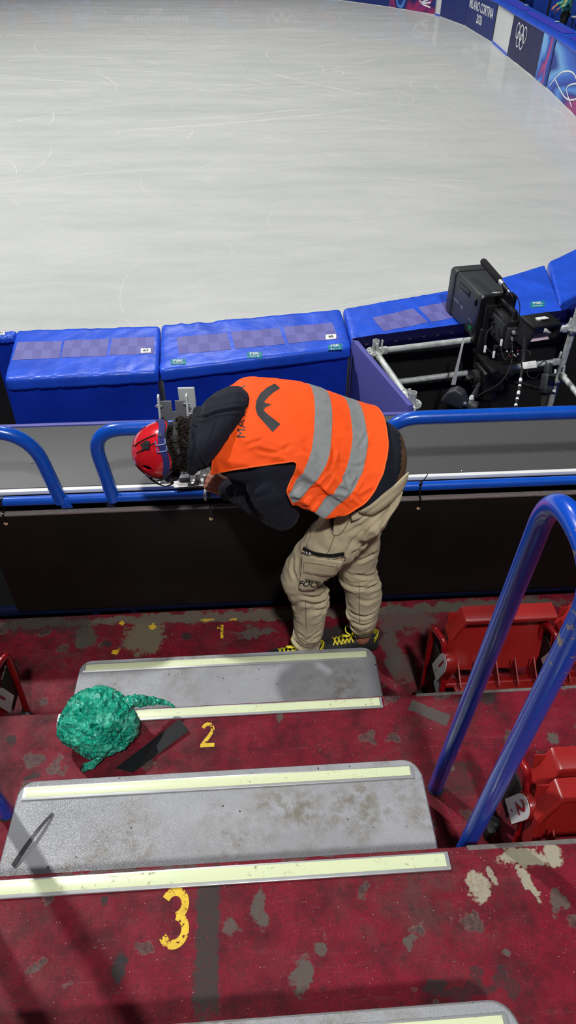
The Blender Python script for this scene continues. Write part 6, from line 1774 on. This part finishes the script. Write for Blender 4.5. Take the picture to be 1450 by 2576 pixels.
# ================================================================== FAR SIDE: people and stands behind the boards
def figure(name, label, base, face, jacket, legs, hairc, arms, scale=1.0, patchy=None):
    """standing person built as one skinned body with clothes; face = heading angle"""
    t = thing(name, label, 'person', base)
    b = V(base); Rz = Matrix.Rotation(face, 3, 'Z')
    def w(x, y, z): return b+Rz @ V((x*scale, y*scale, z*scale))
    mb = MB()
    limb(mb, [w(0, 0, 1.40), w(0, 0, 1.52)], [.055*scale, .05*scale]); mb.sphere(w(0, .015, 1.62), (.078*scale, .098*scale, .115*scale), 20, 14, Rz)
    mb.sphere(w(0, .045, 1.56), (.05*scale, .06*scale, .06*scale), 14, 10, Rz); limb(mb, [w(0, .105, 1.635), w(0, .125, 1.60)], [.010*scale, .015*scale], 10, 4)
    for s in (-1, 1): mb.sphere(w(s*.078, .005, 1.62), (.012*scale, .022*scale, .03*scale), 10, 8, Rz)
    limb(mb, [w(0, 0, 1.35), w(0, 0, 1.0)], [.11*scale, .12*scale])
    for s, (sh, el, wr) in zip((-1, 1), arms):
        limb(mb, [w(*sh), w(*el), w(*wr)], [.04*scale, .034*scale, .026*scale], 12, 6)
        W_, d = w(*wr), (w(*wr)-w(*el)).normalized(); side = d.cross(V((0, 0, 1))); side = side.normalized() if side.length > .05 else Rz @ V((1, 0, 0)); upv = side.cross(d)
        hand(mb, W_, d, upv, s, (.35, .5, .4), 1, scale)
    for s in (-1, 1): limb(mb, [w(s*.09, 0, .95), w(s*.10, .015, .5), w(s*.105, 0, .08)], [.08*scale, .055*scale, .04*scale], 12, 6)
    voxel(mb, .009, 1).obj('body', m_skin, t, True, 180)
    mb = MB()
    tor = [(.44, .0), (.0, .0)]
    rs = []
    for z, rx, ry in ((.86, .165, .12), (.93, .175, .125), (1.1, .165, .12), (1.25, .185, .125), (1.36, .195, .115), (1.43, .14, .09), (1.47, .075, .07)):
        rs.append([w(rx*cos(a), ry*sin(a), z) for a in [2*pi*k/28 for k in range(28)]])
    mb.rings(rs)
    for s, (sh, el, wr) in zip((-1, 1), arms): limb(mb, [w(*sh), w(*el), lerp(w(*el), w(*wr), .9)], [.075*scale, .062*scale, .045*scale], 16, 8)
    j = voxel(mb, .012, 2); j.crumple(.02, 9); j.obj('jacket', jacket, t, True, 180)
    mb = MB(); mb.rings([[w(rx*cos(a), ry*sin(a), z) for a in [2*pi*k/28 for k in range(28)]] for z, rx, ry in ((1.0, .15, .11), (.92, .165, .12), (.82, .165, .125), (.76, .12, .1))])
    for s in (-1, 1): limb(mb, [w(s*.085, 0, .9), w(s*.10, .015, .5), w(s*.105, 0, .10)], [.095*scale, .072*scale, .062*scale], 16, 8)
    j = voxel(mb, .013, 2); j.crumple(.016, 11); j.obj('trousers', legs, t, True, 180)
    for s in (-1, 1):
        mb = MB(); mb.sphere(w(s*.105, .05, .045), (.048*scale, .13*scale, .05*scale), 18, 10, Rz); mb.warp(lambda c: V((c.x, c.y, max(c.z, b.z+.003)))); mb.obj('shoe', m_shoe, t)
    mb = MB(); mb.sphere(w(0, -.012, 1.655), (.088*scale, .108*scale, .10*scale), 22, 14, Rz); mb.crumple(.012, 30); mb.obj('hair', hairc, t, True, 180)
    return t
def jacket_mat():
    t = NT('teal_yellow_jacket'); n = t.noise(3.2, 1.5, .5, None, 1.2)
    t.set('Base Color', t.ramp(n, [(.34, srgb(14, 96, 110)), (.46, srgb(60, 170, 160)), (.54, srgb(216, 208, 84)), (.60, srgb(90, 190, 176)), (.72, srgb(10, 84, 96))])); t.set('Roughness', .7); return t.m
m_team = jacket_mat()
pz = ICE_Z
a = P(1427, 22, z=.28); b = P(1306, 8, z=.05)
AR = (((-.19, 0, 1.38), (-.27, .03, 1.12), (-.20, .22, 1.0)), ((.19, 0, 1.38), (.28, .02, 1.12), (.18, .24, 1.02)))
figure('person', 'person in teal and yellow jacket and black trousers at the top right corner', (a.x, a.y, pz), radians(80), m_team, m_black, m_hair, AR, 1.02)
figure('person', 'brown haired person in teal and yellow jacket behind the plain white board', (b.x, b.y, pz), radians(150), m_team, m_black, fabric('brown_hair', srgb(92, 62, 40), .3, 40), AR, 1.0)
# blue blocks, posts and a table beyond the boards
m_bluebox = mat('blue_painted_block', srgb(20, 58, 150), .6, var=.2, vscale=3)
c = P(1368, 14, z=.1)
for k, (u, v, z, s, lab) in enumerate(((1340, 12, .0, (2.2, 2.6, .8), 'blue covered block behind the far boards, between the two people'), (1262, 4, .0, (2.0, 2.4, .6), 'blue covered block at the top edge behind the white panel'), (1420, 52, -.1, (1.1, 1.1, .5), 'low blue block at the right edge behind the boards'))):
    q = P(u, v, z=z); t = thing('cover_block', lab, 'block', (q.x+1, q.y+1, pz))
    ox, oy = ((2.2, 1.2), (.8, 3.4), (2.0, -.6))[k]
    MB().box((q.x+ox, q.y+oy, pz+.04+s[2]/2), s, Euler((0, 0, .3)), .03, 3).obj('block', m_bluebox, t)
    MB().box((q.x+ox, q.y+oy, pz+.02), (s[0]-.1, s[1]-.1, .04), Euler((0, 0, .3))).obj('plinth', m_black, t)
q = P(1378, 20, z=.0)
t = thing('microphone_stand', 'thin black stand behind the boards beside the right hand person', 'stand', (q.x, q.y, pz))
MB().tube([(q.x, q.y, pz), (q.x+.1, q.y+.05, pz+1.5)], .035, 10).obj('pole', m_black, t); MB().cyl((q.x, q.y, pz), (q.x, q.y, pz+.03), .2, 24).obj('base', m_black, t)
q = P(1434, 33, z=.1)
t = thing('side_table', 'small white topped table at the right edge beside the person', 'table', (q.x, q.y, pz))
MB().box((q.x+.25, q.y-.35, pz+.74), (.5, .4, .03), bevel=.005).obj('table_top', m_white, t)
for sx in (-1, 1):
    for sy in (-1, 1): MB().tube([(q.x+.25+sx*.2, q.y-.35+sy*.15, pz), (q.x+.25+sx*.2, q.y-.35+sy*.15, pz+.73)], .012, 8).obj('leg', m_black, t)
# opposite stand: dark tiers with rows of small lamps, seen only mirrored in the ice
mb = MB(); pr = [(37.6, ICE_Z), (37.6, .6)]
for k in range(9): pr += [(38.2+.9*k, .6+.45*k), (38.2+.9*k, 1.05+.45*k)]
pr += [(48, 4.65), (48, ICE_Z)]
m_stand = mat('dark_stand', srgb(120, 120, 124), .8, var=.3, vscale=1)
mb.prism([V((-30, y, z)) for y, z in pr], (48, 0, 0)); struct(mb.obj('stand_far', m_stand, smooth=False))
struct(MB().box((-6, 48.3, 8), (60, .3, 20)).obj('wall_far', m_stand, smooth=False))
def emit(name, c, s):
    t = NT(name); t.set('Emission Color', c); t.set('Emission Strength', s); t.set('Base Color', (0, 0, 0, 1)); return t.m
m_led = emit('stand_lamp', (1, .97, .9, 1), 7)
for row, (yy, zz, n, xs) in enumerate(((46.0, 4.692, 16, -12), (44.9, 4.242, 12, -11))):
    for k in range(n):
        x = xs+k*.75
        o = MB().box((x, yy, zz), (.14, .06, .08), bevel=.01).obj('stand_lamp', m_led)
        tag(o, 'small lamp on the opposite stand, glinting in the ice at upper left', 'lamp', 'lamps of the opposite stand glinting in the ice')
# ================================================================== LIGHT AND CAMERA
wld = bpy.data.worlds.new('arena'); SC.world = wld; wld.use_nodes = True
bg = wld.node_tree.nodes['Background']; bg.inputs[0].default_value = (.80, .84, .92, 1); bg.inputs[1].default_value = AMB
def lamp(name, loc, aim, power, size, col=(1, 1, 1)):
    L = bpy.data.lights.new(name, 'AREA'); L.shape = 'DISK'; L.size = size; L.energy = power; L.color = col
    o = bpy.data.objects.new(name, L); COL.objects.link(o); o.location = loc
    o.rotation_euler = (V(aim)-V(loc)).to_track_quat('-Z', 'Y').to_euler(); return o
for nm, loc, aim, pw, sz in LAMPS: lamp(nm, loc, aim, pw, sz)
cam = bpy.data.cameras.new('camera'); co = bpy.data.objects.new('camera', cam); COL.objects.link(co)
cam.sensor_fit = 'VERTICAL'; cam.sensor_height = 24; cam.lens = 24*FPX/H0; cam.clip_start = .02; cam.clip_end = 300
M = Matrix((CR, CU, -_F)).transposed().to_4x4(); M.translation = CAMP; co.matrix_world = M
SC.camera = co
vs = SC.view_settings; vs.view_transform = 'Standard'; vs.look = 'None'; vs.exposure = EXPO; vs.gamma = 1; vs.use_curve_mapping = False
SC.cycles.max_bounces = 8; SC.cycles.transparent_max_bounces = 8
